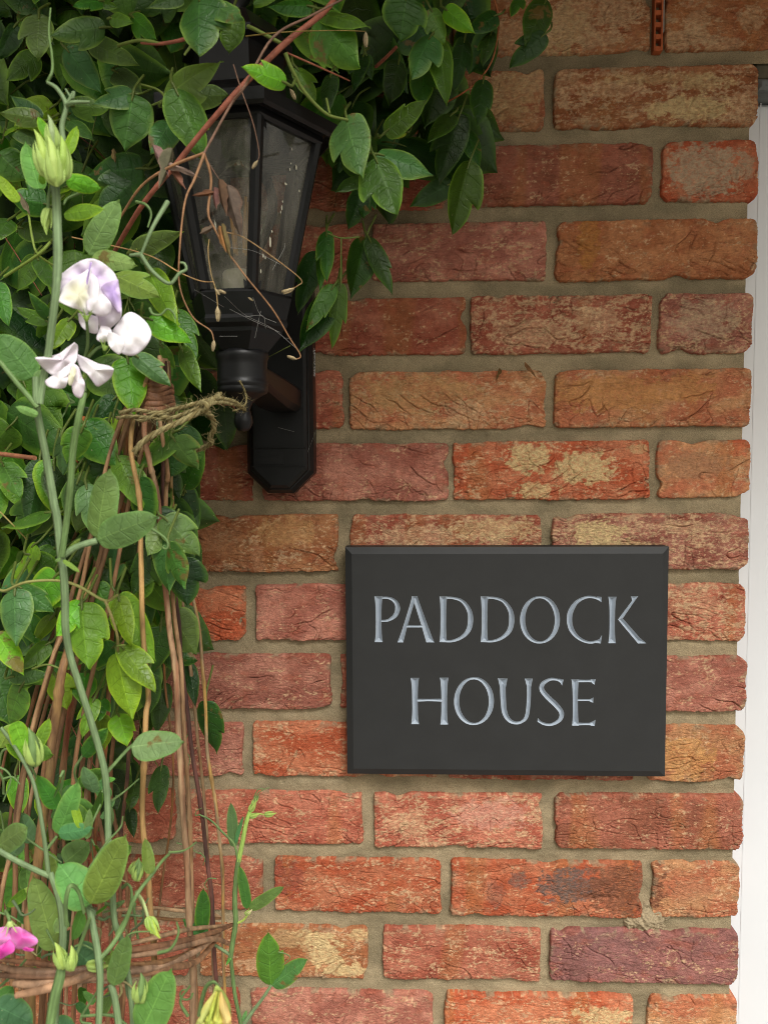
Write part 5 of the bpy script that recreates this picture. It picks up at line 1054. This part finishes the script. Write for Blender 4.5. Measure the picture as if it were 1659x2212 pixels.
def bud(root, c, x, y, s, ang, d, col=PGY, petal=None, n=5):
    """a closed bud: swelling body inside five pointed sepals"""
    B = Q(c, x, y, d); u = mm(c, s, d); ax = np.array([math.cos(ang), -.15, math.sin(ang)]); ax /= np.linalg.norm(ax); sd_ = np.cross(ax, [0, -1, 0]); sd_ /= np.linalg.norm(sd_); fr = np.cross(sd_, ax)
    m = MB(); tube(m, [B - ax*u*.1, B + ax*u*.15, B + ax*u*.55 + sd_*u*.04, B + ax*u*.95 + sd_*u*.03, B + ax*u*1.25 - sd_*u*.05], [u*.06, u*.19, u*.235, u*.14, u*.010], 14, 5, col if petal is None else petal, ell=(1, .7)); b = m.build('bud', MAT['stem'], root)
    m = MB()
    for k in range(n):
        a = k*2*math.pi/n + .5; o = sd_*math.cos(a) + fr*math.sin(a)
        tube(m, [B - ax*u*.08, B + ax*u*.1 + o*u*.155, B + ax*u*.40 + o*u*.225, B + ax*u*.64 + o*u*.235, B + ax*u*.90 + o*u*(.17 + .05*(k % 2))], [u*.05, u*.12, u*.10, u*.045, u*.004], 8, 4, lin(160, 186, 100)*(.95 + .025*k), ell=(.4, .95))
    m.build('sepals', MAT['stem'], b)
def petal_sheet(mb, c, rim, centre, d, colc, cole, bulge=.006, ruffle=.0015, n_r=9, cup=1.0, dz=None, seed=0, thick=None):
    """broad curved petal: closed outline (crop px, optional per-point depth) drawn to a centre, cupped towards the viewer"""
    path = np.array(smooth_path([(*p, 0) if len(p) == 2 else p for p in rim + rim[:1]], 7))[:-1]; n = len(path); cx, cy = centre[:2]; cd = centre[2] if len(centre) > 2 else 0
    v = []; cc = []
    for k in range(n_r + 1):
        t = k/n_r
        for i in range(n):
            x = cx + (path[i, 0] - cx)*t; y = cy + (path[i, 1] - cy)*t; th = math.atan2(path[i, 1] - cy, path[i, 0] - cx); dd = d + cd*(1 - t) + path[i, 2]*t + bulge*.38*(1 - t**1.5)*cup + bulge*.35*t*t*math.sin(3*th + seed + .8) - bulge*.2*t*abs(math.sin(th*.5 + 1)) + ruffle*.6*t*t*math.sin(i*.22 + seed) + ruffle*.5*math.sin(x*.05 + seed)*math.cos(y*.04)
            v.append(Q(c, x, y, dd)); w = sstep(.35, 1.0, t + .12*math.sin(i*.4 + seed)); vein = .985 + .015*math.sin(i*1.9); cc.append((np.array(colc)*(1 - w) + np.array(cole)*w)*vein)
    f = [[k*n + i, k*n + (i + 1) % n, (k + 1)*n + (i + 1) % n, (k + 1)*n + i] for k in range(n_r) for i in range(n)]
    mb.add(v, np.array(f), np.array(cc)); return mb
def petal(fl, name, *a, **k):
    m = MB(); petal_sheet(m, *a, **k); ob = m.build(name, MAT['petal'], fl); so = ob.modifiers.new('thickness', 'SOLIDIFY'); so.thickness = .0004; return ob
def flower_root(plant, label, c, x, y, d):
    o = bpy.data.objects.new('flower', None); C.objects.link(o); o.parent = plant; o['_o'] = list(plant['_o']); o['label'] = label; o.empty_display_size = .01; return o
def calyx(fl, c, x, y, s, ang, d, spread=1.2, col=lin(140, 170, 80)):
    B = Q(c, x, y, d); u = mm(c, s, d); ax = np.array([math.cos(ang), 0, -math.sin(ang)]); sd_ = np.cross(ax, [0, -1, 0]); fr = np.array([0, -1., 0]); m = MB()
    tube(m, [B - ax*u*.25, B, B + ax*u*.35], [u*.12, u*.28, u*.33], 10, 4, col)
    for k in range(5):
        a = k*2*math.pi/5 + .3; o = sd_*math.cos(a) + fr*math.sin(a)
        tube(m, [B + ax*u*.1 + o*u*.25, B + ax*u*.45 + o*u*.45*spread, B + ax*u*.85 + o*u*.75*spread, B + ax*u*.95 + o*u*.95*spread], [u*.12, u*.13, u*.07, u*.01], 7, 4, col*(.9 + .06*k), ell=(.9, .4))
    m.build('calyx', MAT['stem'], fl)
WH, LI, LI2, CRM = np.array((.95, .92, .94)), lin(228, 210, 242), lin(206, 180, 236), lin(242, 240, 212)
def tall_sweet_pea():
    root = thing('sweet_pea', Q('Z5', 370, 540, .44), 'tall sweet pea with pale lilac and white flowers on thick ribbed stems', 'sweet pea plant')
    d = .45
    # stems
    pea_stem(root, 'Z1', [(335, 1080, .46), (345, 1200, .46), (352, 1400, .46), (355, 1540, .46), (350, 1700, .46)], [.0072, .0080, .0086, .0080], PG)
    pea_stem(root, 'Z4', [(415, 140, .46), (410, 270, .46), (392, 480, .46), (345, 850, .455), (310, 1030, .45), (285, 1200, .45)], [.0080, .0070, .0064, .0066], PG)
    pea_stem(root, 'Z4', [(255, 1010, .45), (262, 1180, .45), (280, 1320, .445), (335, 1600, .44), (385, 1900, .44), ('Z5', 350, 300, .44), ('Z5', 374, 530, .44), ('Z5', 390, 640, .44), ('Z5', 398, 780, .437), ('Z5', 402, 980, .433), ('Z5', 430, 1140, .43),
        ('Z5', 490, 1330, .43), ('Z5', 560, 1550, .43), ('Z6', 545, 200, .43), ('Z6', 566, 320, .43), ('Z6', 575, 500, .43), ('Z6', 580, 680, .435), ('Z6', 600, 900, .435), ('Z6', 612, 1060, .44), ('Z6', 660, 1200, .44), ('Z6', 700, 1480, .45), ('Z6', 710, 1700, .45)],
        [.0050, .0064, .0086, .0082, .0080, .0074, .0070, .0070, .0066, .0060, .0050, .0046], PG*.95)
    pea_stem(root, 'Z4', [(600, 1120, .46), (565, 1280, .46), (525, 1500, .455), (500, 1800, .45), ('Z5', 410, 300, .445), ('Z5', 376, 535, .442)], [.0046, .0055, .0058, .0055], PG2)
    pea_stem(root, 'Z5', [(385, 530, .44), (470, 475, .442), (590, 438, .44)], [.0052, .0050], PG); pea_stem(root, 'Z4', [(0, 900, .45), (130, 1060, .45), (270, 1225, .45)], [.0028, .0036], PG2)
    # stipules at the joints
    for q in (('Z4', 270, 1280, 110, 1222, 60, .452), ('Z5', 385, 555, 475, 615, 30, .445), ('Z5', 390, 530, 470, 435, 35, .438), ('Z5', 370, 545, 335, 560, 25, .445)): pea_leaf(root, *q, tone='p', fold=.5)
    # leaves
    for q, tn in ((('Z1', 540, 1545, 700, 1215, 165, .40), 'p'), (('Z1', 560, 1560, 800, 1590, 120, .405), 'p'), (('Z4', 238, 1012, -20, 700, 235, .43), 'p'), (('Z5', 592, 425, 637, 20, 205, .43), 'q'), (('Z5', 592, 432, 918, 296, 200, .435), 'q'),
                  (('Z1', 240, 1145, 158, 870, 125, .41), 'p'), (('Z4', 250, 1020, 330, 960, 60, .44), 'p')): pea_leaf(root, *q, tone=tn)
    for q in (('Z1', 300, 845, 235, 702, 60, .44), ('Z1', 400, 935, 468, 768, 75, .445), ('Z1', 405, 1092, 613, 1145, 105, .44), ('Z1', 390, 1300, 600, 1245, 105, .43), ('Z1', 115, 1225, -20, 1050, 75, .43), ('Z1', 260, 1120, 250, 1060, 40, .44)): pea_leaf(root, *q, tone='b')
    pea_stem(root, 'Z5', [(905, 300, .405), (960, 300, .405), (965, 300, .41)], [.0012, .0012], PG, 'leaf_stalk'); tendril(root, 'Z5', [(870, 335, .41), (920, 365, .42), (990, 410, .42), (1020, 450, .42), (1015, 485, .42), (990, 480, .42), (1000, 465, .42)], .0007)
    tendril(root, 'Z1', [(390, 870, .44), (380, 760, .44), (405, 640, .44), (350, 540, .44), (290, 500, .44)], .0013, PG); tendril(root, 'Z1', [(405, 640, .44), (450, 560, .44), (440, 600, .44), (400, 540, .44)], .0008, PG); tendril(root, 'Z1', [(405, 640, .44), (450, 620, .445), (545, 618, .44)], .0010, PG)
    tendril(root, 'Z1', [(290, 500, .44), (320, 430, .44), (318, 330, .43), (300, 200, .42), (310, 50, .41)], .0007, PG2)
    tendril(root, 'Z1', [(500, 1170, .43), (545, 1150, .43), (420, 1200, .43), (390, 1240, .44)], .0008, PG2); tendril(root, 'Z1', [(1020, 1225, .40), (930, 1380, .41), (860, 1545, .41)], .0012, PG); tendril(root, 'Z1', [(860, 1545, .41), (790, 1550, .41)], .0012, PG); tendril(root, 'Z1', [(830, 1225, .38), (890, 1245, .39), (920, 1300, .39), (900, 1380, .39)], .0008, PG2)
    tendril(root, 'Z4', [(1000, 145, .41), (1080, 260, .41), (1200, 350, .41), (1270, 280, .41), (1320, 250, .41), (1310, 210, .41), (1280, 200, .41)], .0010, PG); tendril(root, 'Z4', [(1060, 520, .41), (1085, 565, .41), (1140, 570, .41), (1185, 530, .41), (1225, 550, .41), (1250, 600, .41)], .0007, PG2)
    tendril(root, 'Z4', [(480, 1130, .45), (500, 1170, .45), (530, 1190, .45), (490, 1200, .45), (470, 1250, .44), (440, 1300, .44)], .0005, PG2)
    # top bud cluster
    bud(root, 'Z1', 345, 1110, 215, -R(-94), .47, lin(176, 200, 110)); bud(root, 'Z1', 300, 1060, 210, R(102), .468, lin(170, 195, 96)); bud(root, 'Z1', 385, 1080, 190, R(85), .466, lin(160, 190, 90)); bud(root, 'Z1', 300, 1270, 130, R(-95), .455, lin(160, 188, 96)); bud(root, 'Z1', 330, 900, 150, R(93), .468, lin(150, 170, 120))
    pea_stem(root, 'Z1', [(320, 1120, .458), (300, 1180, .457), (295, 1280, .456)], [.0022, .0018], PG2)
    # flower 1: large lilac standard over white wings
    f = flower_root(root, 'large open pale lilac sweet pea flower', 'Z4', 620, 400, d)
    petal(f, 'standard_petal', 'Z4', [(400, 310, .004), (470, 255), (560, 195), (640, 172), (720, 195), (800, 260, -.004), (835, 320, -.004), (850, 400, .002), (862, 520, .006), (850, 600, .004), (790, 660, 0), (735, 700, -.004), (700, 640, -.006), (690, 570, -.004), (600, 540, -.006), (540, 525), (440, 487), (385, 470, .004), (370, 400, .006)], (640, 330, -.004), d, LI*.98, np.array((.88, .82, .90)), .004, .0016)
    petal(f, 'wing_petal', 'Z4', [(650, 235), (560, 290), (480, 350), (430, 420), (415, 470), (500, 515), (560, 530), (620, 560), (640, 480), (645, 350)], (560, 430), d + .010, CRM*.95, WH, .005, .0010)
    petal(f, 'wing_petal', 'Z4', [(650, 275), (700, 320), (720, 400), (790, 490), (780, 560), (720, 582), (660, 560), (620, 530), (615, 440), (635, 350)], (690, 460), d + .012, WH, np.array((.88, .82, .90)), .005, .0010)
    petal(f, 'lilac_fold', 'Z4', [(835, 320), (780, 330), (725, 370), (740, 420), (790, 480), (850, 560), (862, 500), (848, 400)], (800, 410), d + .006, LI2*.9, LI, .003, .0008)
    petal(f, 'keel', 'Z4', [(655, 200), (640, 260), (628, 330), (622, 360), (612, 330), (628, 260), (640, 200)], (635, 280), d + .016, LI2*.7, LI2*.9, .001, .0002)
    petal(f, 'lower_petal', 'Z4', [(560, 560), (570, 630), (610, 680), (690, 700), (700, 640), (690, 590), (620, 565)], (630, 630), d + .002, WH, np.array((.88, .82, .90)), .003, .0006)
    petal(f, 'lower_petal', 'Z4', [(720, 650), (700, 700), (690, 745), (730, 762), (790, 740), (795, 690), (770, 660)], (740, 710), d + .004, WH, np.array((.88, .82, .90)), .003, .0006)
    calyx(f, 'Z4', 615, 600, 66, R(-90), d + .012, 1.0); pea_stem(f, 'Z4', [(615, 600, d + .008), (625, 720, d), (622, 800, d - .004), (605, 870, d - .008)], [.0016, .0018], PG2, 'flower_stalk')
    # flower 2: white side view
    f = flower_root(root, 'white sweet pea flower seen from the side', 'Z4', 900, 720, d)
    petal(f, 'standard_petal', 'Z4', [(800, 680), (850, 610), (905, 556), (960, 560), (1040, 625), (1072, 700), (1050, 770), (1000, 830), (940, 860), (880, 850), (840, 820), (800, 770)], (900, 720), d, WH*1.02, np.array((.88, .84, .90)), .0035, .0012)
    petal(f, 'wing_petal', 'Z4', [(770, 690), (810, 700), (870, 740), (880, 800), (850, 850), (810, 830), (775, 790), (760, 740)], (820, 765), d + .007, WH, WH*.95, .003, .0005)
    calyx(f, 'Z4', 745, 810, 62, R(-75), d + .004, .9); pea_stem(f, 'Z4', [(740, 790, d), (690, 810, d - .003), (640, 860, d - .006), (610, 900, d - .01), (602, 1120, d)], [.0014, .0020, .0034], PG2, 'flower_stalk')
    # flower 3: pale, seen from below with swept petals
    f = flower_root(root, 'pale pink sweet pea flower with swept back petals', 'Z4', 530, 950, d)
    petal(f, 'standard_petal', 'Z4', [(530, 765, .004), (555, 790), (552, 850), (540, 900), (500, 940), (440, 980), (380, 998), (320, 960), (275, 910, .006), (256, 872, .008), (330, 865), (420, 845), (480, 800)], (450, 890), d + .004, np.array((.88, .80, .88)), np.array((.93, .88, .93)), .004, .0009)
    petal(f, 'standard_petal', 'Z4', [(550, 850), (620, 880), (700, 915), (770, 930), (805, 955, .008), (790, 1010), (740, 1055), (690, 1078), (650, 1030), (620, 990), (580, 960), (555, 910)], (680, 960), d + .006, WH, np.array((.88, .82, .90)), .004, .0009)
    petal(f, 'wing_petal', 'Z4', [(510, 910), (440, 960), (360, 1015), (326, 1045), (350, 1080), (410, 1092), (470, 1075), (490, 1010), (520, 960)], (430, 1030), d + .012, WH, np.array((.88, .82, .90)), .004, .0006)
    petal(f, 'wing_petal', 'Z4', [(515, 910), (560, 940), (580, 1000), (602, 1050), (600, 1110), (575, 1160), (530, 1140), (512, 1080), (515, 1000), (500, 950)], (555, 1050), d + .013, np.array((.92, .86, .90)), np.array((.90, .80, .90)), .004, .0006)
    petal(f, 'keel', 'Z4', [(520, 925), (500, 980), (485, 1040), (500, 1070), (520, 1040), (540, 970)], (510, 1000), d + .017, CRM, CRM*.95, .002, .0002)
    calyx(f, 'Z4', 600, 1010, 50, R(-60), d + .002, .8); pea_stem(f, 'Z4', [(570, 1000, d - .002), (600, 1060, d - .004), (598, 1130, d)], [.0016, .0030], PG2, 'flower_stalk')
tall_sweet_pea()
def low_sweet_pea():
    root = thing('sweet_pea', Q('Z6', 330, 1400, .46), 'sweet pea with one pink flower and drooping buds in the lower left corner', 'sweet pea plant')
    S = lambda pts, r, col=PG, **k: pea_stem(root, 'Z6', pts, r, col, **k)
    S([(-40, 660, .45), (100, 740, .45), (270, 820, .45)], [.0046, .0044]); S([(10, 30, .42), (80, 130, .43), (160, 270, .44), (200, 400, .445), (235, 600, .45), (260, 800, .45)], [.0024, .0030, .0040], PG*.9)
    S([(270, 800, .45), (320, 950, .455), (338, 1100, .455), (325, 1300, .455), (300, 1500, .455), (290, 1720, .455)], [.0050, .0068, .0070, .0062]); 
    S([(470, 960, .45), (500, 1100, .455), (525, 1250, .46), (535, 1400, .462), (520, 1750, .465)], [.0060, .0066, .0050]); S([(480, 1040, .46), (440, 1150, .455), (400, 1260, .455)], [.0022, .0020], PG2)
    S([(330, 1290, .47), (320, 1360, .472), (290, 1480, .475), (255, 1700, .478)], [.0070, .0105, .0100, .0080], PG2); S([(590, 1390, .462), (615, 1480, .464), (645, 1700, .466)], [.0058, .0060], PG); S([(540, 1250, .46), (600, 1180, .455), (660, 1080, .45), (720, 930, .45), (800, 820, .44), (860, 740, .43), (900, 700, .42)], [.0034, .0026, .0014], PG2)
    S([(355, 1080, .47), (352, 960, .475), (375, 870, .475), (420, 900, .47), (450, 1010, .465)], [.0026, .0026], PG2); S([(650, 880, .44), (680, 860, .445), (700, 900, .445), (690, 1000, .445), (620, 1130, .45)], [.0022, .0026], PG2); S([(725, 900, .44), (760, 950, .44), (790, 1040, .44), (800, 1070, .44)], [.0020, .0016], lin(176, 190, 130))
    S([(550, 290, .43), (620, 210, .42), (695, 130, .41), (760, 90, .4)], [.0022, .0016], PG2); S([(255, 670, .45), (305, 605, .45)], [.0016, .0014], PG2); S([(720, 1650, .45), (600, 1560, .45), (430, 1560, .45)], [.0016, .0016], PG2)
    S([(490, 1603, .45), (430, 1580, .45), (500, 1460, .45), (540, 1400, .455)], [.0012, .0014], PG2); S([(735, 1150, .36), (715, 1000, .36), (720, 960, .36)], [.0018, .0018], PG2)
    S([(-40, 1440, .43), (60, 1350, .44), (140, 1260, .44)], [.0012, .0010], PG2)
    for q, tn in ((('Z6', 312, 595, 405, 350, 115, .44), 'p'), (('Z6', 312, 592, 466, 575, 95, .442), 'q'), (('Z6', 475, 965, 318, 755, 205, .46), 'p'), (('Z6', 482, 965, 640, 645, 190, .465), 'p'), (('Z6', 290, 1210, 195, 848, 155, .44), 'q'), (('Z6', -5, 655, 118, 565, 140, .44), 'q'),
                  (('Z6', 800, 805, 772, 618, 66, .44), 'p'), (('Z6', 605, 1400, 672, 1145, 115, .465), 'q'), (('Z6', 745, 1660, 905, 1320, 215, .47), 'p'), (('Z6', 395, 1200, 530, 1335, 150, .44), 'q'), (('Z6', -30, 1500, 175, 1600, 160, .45), 'q'), (('Z6', 440, 1010, 385, 1155, 85, .45), 'p'),
                  (('Z6', 345, 745, 475, 640, 140, .42), 'q'), (('Z6', 700, 130, 958, 92, 165, .41), 'q'), (('Z6', 80, 0, 150, 190, 100, .43), 'b'), (('Z6', 200, 130, 265, -20, 70, .43), 'b'), (('Z6', 0, 1480, 70, 1405, 90, .44), 'p'), (('Z6', 740, 830, 735, 730, 60, .44), 'p'), (('Z6', 430, 560, 385, 410, 45, .445), 'b'),
                  (('Z6', 465, 620, 478, 465, 45, .445), 'p'), (('Z6', 250, 1640, 380, 1600, 120, .44), 'q'), (('Z6', 600, 1230, 530, 1310, 90, .43), 'p'), (('Z6', 350, 1040, 290, 1110, 90, .45), 'p'), (('Z6', 560, 310, 615, 300, 30, .43), 'p')): pea_leaf(root, *q, tone=tn)
    bud(root, 'Z6', 335, 1300, 130, R(-262), .475, lin(172, 196, 100)); bud(root, 'Z6', 375, 1310, 125, R(80), .474, lin(180, 205, 110)); bud(root, 'Z6', 800, 1040, 100, R(-62), .44, lin(186, 208, 90)); bud(root, 'Z6', 785, 1040, 70, R(-75), .442, lin(170, 200, 90)); bud(root, 'Z6', 190, 220, 175, R(92), .44, PG2*1.1)
    bud(root, 'Z6', 700, 800, 90, R(60), .44, PG2*1.2); bud(root, 'Z6', 470, 1290, 110, R(5), .45, PGY*.8); bud(root, 'Z6', 740, 1480, 150, R(80), .465, PG2*1.2); bud(root, 'Z6', 725, 835, 100, R(75), .442, PG2)
    # drooping faded bloom
    S([(1060, 1560, .47), (1075, 1470, .472), (1100, 1400, .474), (1140, 1380, .476), (1170, 1420, .477)], [.0026, .0024], PG2)
    f = flower_root(root, 'drooping faded yellow green bloom with orange tips', 'Z6', 1150, 1500, .477)
    petal(f, 'calyx', 'Z6', [(1150, 1395), (1190, 1430), (1225, 1500), (1228, 1600), (1215, 1700), (1150, 1720), (1060, 1700), (1040, 1620), (1090, 1530), (1130, 1450)], (1150, 1570), .478, lin(196, 206, 92), lin(178, 196, 104), .012, .003)
    for k, (x0, x1, cc) in enumerate(((1040, 1090, lin(196, 204, 120)), (1085, 1135, lin(190, 206, 96)), (1130, 1185, lin(208, 216, 110)), (1180, 1232, lin(222, 200, 130)))): petal(f, 'withered_petal', 'Z6', [(1150 + k*8, 1420), ((x0 + x1)/2 + 10, 1520), (x1, 1600), (x1 - 4, 1680), ((x0 + x1)/2, 1720), (x0, 1680), (x0 + 4, 1590), (1130 + k*10, 1500)], ((x0 + x1)/2, 1600), .490, cc, cc*np.array((1.06, .92, .85)), .005, .0010, seed=k)
    # pink flower cut by the frame
    f = flower_root(root, 'bright pink sweet pea flower', 'Z6', 60, 1170, .47); PK, PK2, PK3 = lin(226, 104, 188), lin(236, 150, 212), lin(206, 64, 160)
    petal(f, 'standard_petal', 'Z6', [(60, 1088), (110, 1092), (160, 1115), (200, 1150), (195, 1180), (150, 1200), (100, 1205), (70, 1190), (55, 1140)], (120, 1145), .474, PK, PK2, .006, .0008)
    petal(f, 'standard_petal', 'Z6', [(60, 1088), (30, 1085), (-30, 1100), (-90, 1150), (-80, 1200), (-20, 1210), (40, 1190), (65, 1150)], (0, 1150), .472, PK2, PK2*1.05, .006, .0008)
    petal(f, 'wing_petal', 'Z6', [(55, 1150), (80, 1185), (75, 1220), (40, 1240), (0, 1262), (-50, 1260), (-60, 1220), (0, 1190)], (10, 1215), .482, PK3, PK, .004, .0006); petal(f, 'wing_petal', 'Z6', [(110, 1190), (150, 1195), (182, 1205), (170, 1218), (130, 1212)], (145, 1204), .472, PK3, PK, .001, .0003)
    calyx(f, 'Z6', 55, 1062, 55, R(88), .474, 1.0, lin(176, 196, 120)); S([(55, 1075, .474), (50, 1040, .474), (30, 1000, .47)], [.002, .002], PG2)
    for pts in ([(120, 600, .43), (250, 690, .43), (330, 745, .43)], [(400, 1190, .45), (440, 1180, .45), (520, 1220, .45)], [(250, 1100, .45), (270, 1140, .45), (300, 1200, .45)], [(590, 420, .42), (660, 370, .41), (740, 300, .41)], [(460, 800, .45), (560, 650, .45), (640, 560, .44), (655, 500, .44)], [(480, 560, .44), (540, 430, .43), (560, 410, .43)],
                curl(985, 1440, 40, 0, .8, .42), [(900, 690, .42), (960, 685, .42), (1000, 670, .42), (1045, 635, .42)], [(0, 1010, .42), (60, 1030, .42), (110, 1060, .42)], [(640, 1180, .45), (700, 1120, .45), (800, 1110, .45)], [(-10, 235, .42), (40, 260, .42), (60, 310, .42), (20, 420, .42)], [(20, 300, .42), (70, 290, .42), (110, 330, .42)]): tendril(root, 'Z6', pts)
    for pts in ([(840, 1225, .45), (910, 1200, .45), (950, 1120, .45), (940, 1060, .45)], [(1000, 1560, .45), (960, 1480, .45), (1010, 1400, .45)], [(560, 960, .43), (600, 970, .43), (660, 950, .43), (610, 990, .43), (550, 1010, .43)]): tendril(root, 'Z6', pts, .0008)
    r = random.Random(77)
    for k in range(30):
        x, y = r.uniform(-40, 640), r.uniform(120, 900); a = r.choice([r.uniform(-2.6, -.5), r.uniform(-.6, 2.8)]); w = r.uniform(110, 190); d_ = r.uniform(.33, .43)
        pea_leaf(root, 'Z6', x, y, x + math.cos(a)*w, y + math.sin(a)*w, w*r.uniform(.5, .68), d_, tone=r.choice('pqqmbm'), roll=r.gauss(0, .6))
        if k % 2: S([(x, y, d_), (x - math.cos(a)*60, y - math.sin(a)*60 + 30, d_ - .004), (x - math.cos(a)*80 + r.uniform(-40, 40), y + 150, d_ - .01)], [.0012, .0016], PG2)
    # thicket of thin shoots at the lower left
    r = random.Random(21)
    for k in range(34):
        x, y = r.uniform(-60, 760), r.uniform(880, 1500); d = r.uniform(.34, .46); a = r.uniform(-.6, 2.2); pts = [(x, y, d)]
        for q in range(4): x += math.cos(a)*r.uniform(30, 60); y += math.sin(a)*r.uniform(30, 60); a += r.gauss(0, .8); pts.append((x, y, d))
        tendril(root, 'Z6', pts, r.uniform(.0004, .0008), (PG if r.random() < .5 else lin(170, 160, 110))*r.uniform(.6, 1))
    for k in range(16):
        x, y = r.uniform(-40, 600), r.uniform(900, 1600); a = r.uniform(0, 6.28); w = r.uniform(70, 130); pea_leaf(root, 'Z6', x, y, x + math.cos(a)*w*1.1, y + math.sin(a)*w*1.1, w*.6, r.uniform(.33, .42), tone=r.choice('pqqm'), roll=r.gauss(0, .6))
low_sweet_pea()
def young_sweet_pea():
    d = .26; root = thing('sweet_pea', Q('Z6', 1290, 1700, d), 'young single stemmed sweet pea shoot with a budding tip against the bricks', 'sweet pea plant')
    S = lambda pts, r, col=PG, **k: pea_stem(root, 'Z6', pts, r, col, wide=1.25, **k)
    S([(1300, 1750, d), (1280, 1600, d), (1250, 1450, d), (1232, 1300, d), (1225, 1230, d)], [.0030, .0032], PG2*.9); S([(1225, 1250, d), (1240, 1150, d), (1253, 1060, d), (1248, 940, d), (1258, 800, d), (1270, 720, d)], [.0044, .0048, .0046, .0040], PG2); S([(1268, 740, d), (1290, 630, d), (1310, 530, d), (1330, 470, d)], [.0042, .0036, .0030], lin(150, 180, 90))
    S([(1265, 740, d), (1245, 650, d), (1180, 580, d), (1120, 520, d), (1060, 490, d)], [.0014, .0012, .0008], PG2); S([(1222, 1235, d), (1170, 1200, d), (1090, 1145, d)], [.0022, .0022], PG); S([(1255, 1070, d), (1300, 1045, d), (1325, 995, d)], [.0012, .0012], lin(170, 190, 90)); S([(1285, 1620, d), (1340, 1540, d), (1400, 1460, d), (1442, 1395, d)], [.0030, .0024, .0018], PG)
    for q, tn in ((('Z6', 1245, 662, 1228, 430, 62, d), 'q'), (('Z6', 1250, 640, 1285, 510, 24, d), 'q'), (('Z6', 1318, 990, 1283, 788, 60, d), 'g'), (('Z6', 1325, 992, 1488, 888, 62, d), 'g'), (('Z6', 1075, 1115, 1085, 898, 85, d + .01), 'm'), (('Z6', 1100, 1130, 972, 1048, 85, d + .01), 'g'),
                  (('Z6', 1440, 1398, 1425, 1145, 150, d), 'm'), (('Z6', 1445, 1398, 1622, 1266, 100, d), 'g'), (('Z6', 1230, 1235, 1200, 1290, 20, d), 'p'), (('Z6', 1290, 1590, 1310, 1530, 24, d), 'p')): pea_leaf(root, *q, tone=tn, shape='pn' if q[2] == 1398 else 'pp')
    bud(root, 'Z6', 1330, 470, 60, R(60), d, PGY*.8); bud(root, 'Z6', 1345, 440, 45, R(70), d, PG2); bud(root, 'Z6', 1330, 500, 50, R(20), d, PGY); bud(root, 'Z6', 1410, 490, 55, R(12), d, PGY*.85); S([(1320, 500, d), (1360, 485, d), (1415, 492, d)], [.0008, .0007], PGY*.8); bud(root, 'Z6', 1355, 420, 40, R(60), d, PG2*.8)
    bud(root, 'Z6', 1305, 1020, 45, R(40), d, lin(210, 200, 150))
    for pts in ([(1060, 490, d), (1040, 495, d), (1045, 470, d), (1075, 455, d)], [(1150, 830, d), (1110, 830, d), (1090, 860, d), (1100, 890, d)], [(1480, 1220, d), (1520, 1230, d), (1540, 1250, d), (1500, 1290, d)], [(1350, 410, d), (1380, 370, d), (1430, 345, d)], [(1350, 400, d), (1370, 360, d), (1400, 350, d)], [(940, 640, d), (1000, 660, d), (1060, 700, d)], [(1000, 60, d), (980, 130, d), (1010, 190, d), (1000, 240, d)], [(1060, 690, d), (1090, 720, d), (1080, 760, d)]): tendril(root, 'Z6', pts, .0004)
young_sweet_pea()
# ------------------------------------------------------------------ cobwebs on the lantern
def cobweb():
    root = thing('cobweb', (LX, LY, Q('Z3', 600, 1200, .28)[2]), 'fine pale cobweb threads strung across the lower part of the lantern', 'cobweb')
    m = MB()
    def th(c, pts, r=.00011): tube(m, [Q(c, *p) for p in pts], r, 4, 5, (.4, .4, .38), cap=False)
    for pts in ([(455, 1125, .36), (560, 1220, .30), (700, 1290, .28), (820, 1390, .30)], [(430, 870, .36), (600, 890, .30), (740, 960, .29)], [(700, 990, .285), (760, 880, .285), (765, 850, .285)], [(480, 1190, .31), (600, 1250, .29), (740, 1310, .27)], [(560, 1230, .30), (650, 1225, .29), (665, 1290, .28)], [(300, 1090, .36), (450, 1180, .31)], [(600, 1130, .29), (640, 1220, .28), (720, 1260, .28)], [(640, 1200, .28), (610, 1340, .28)], [(730, 1800, .05), (900, 1850, .02), (930, 1900, .005)], [(880, 1930, .05), (935, 1790, .01)], [(760, 1340, .25), (800, 1340, .26)], [(430, 1330, .28), (520, 1330, .28)]): th('Z3', pts)
    m.build('web_threads', MAT['web'], root)
cobweb()
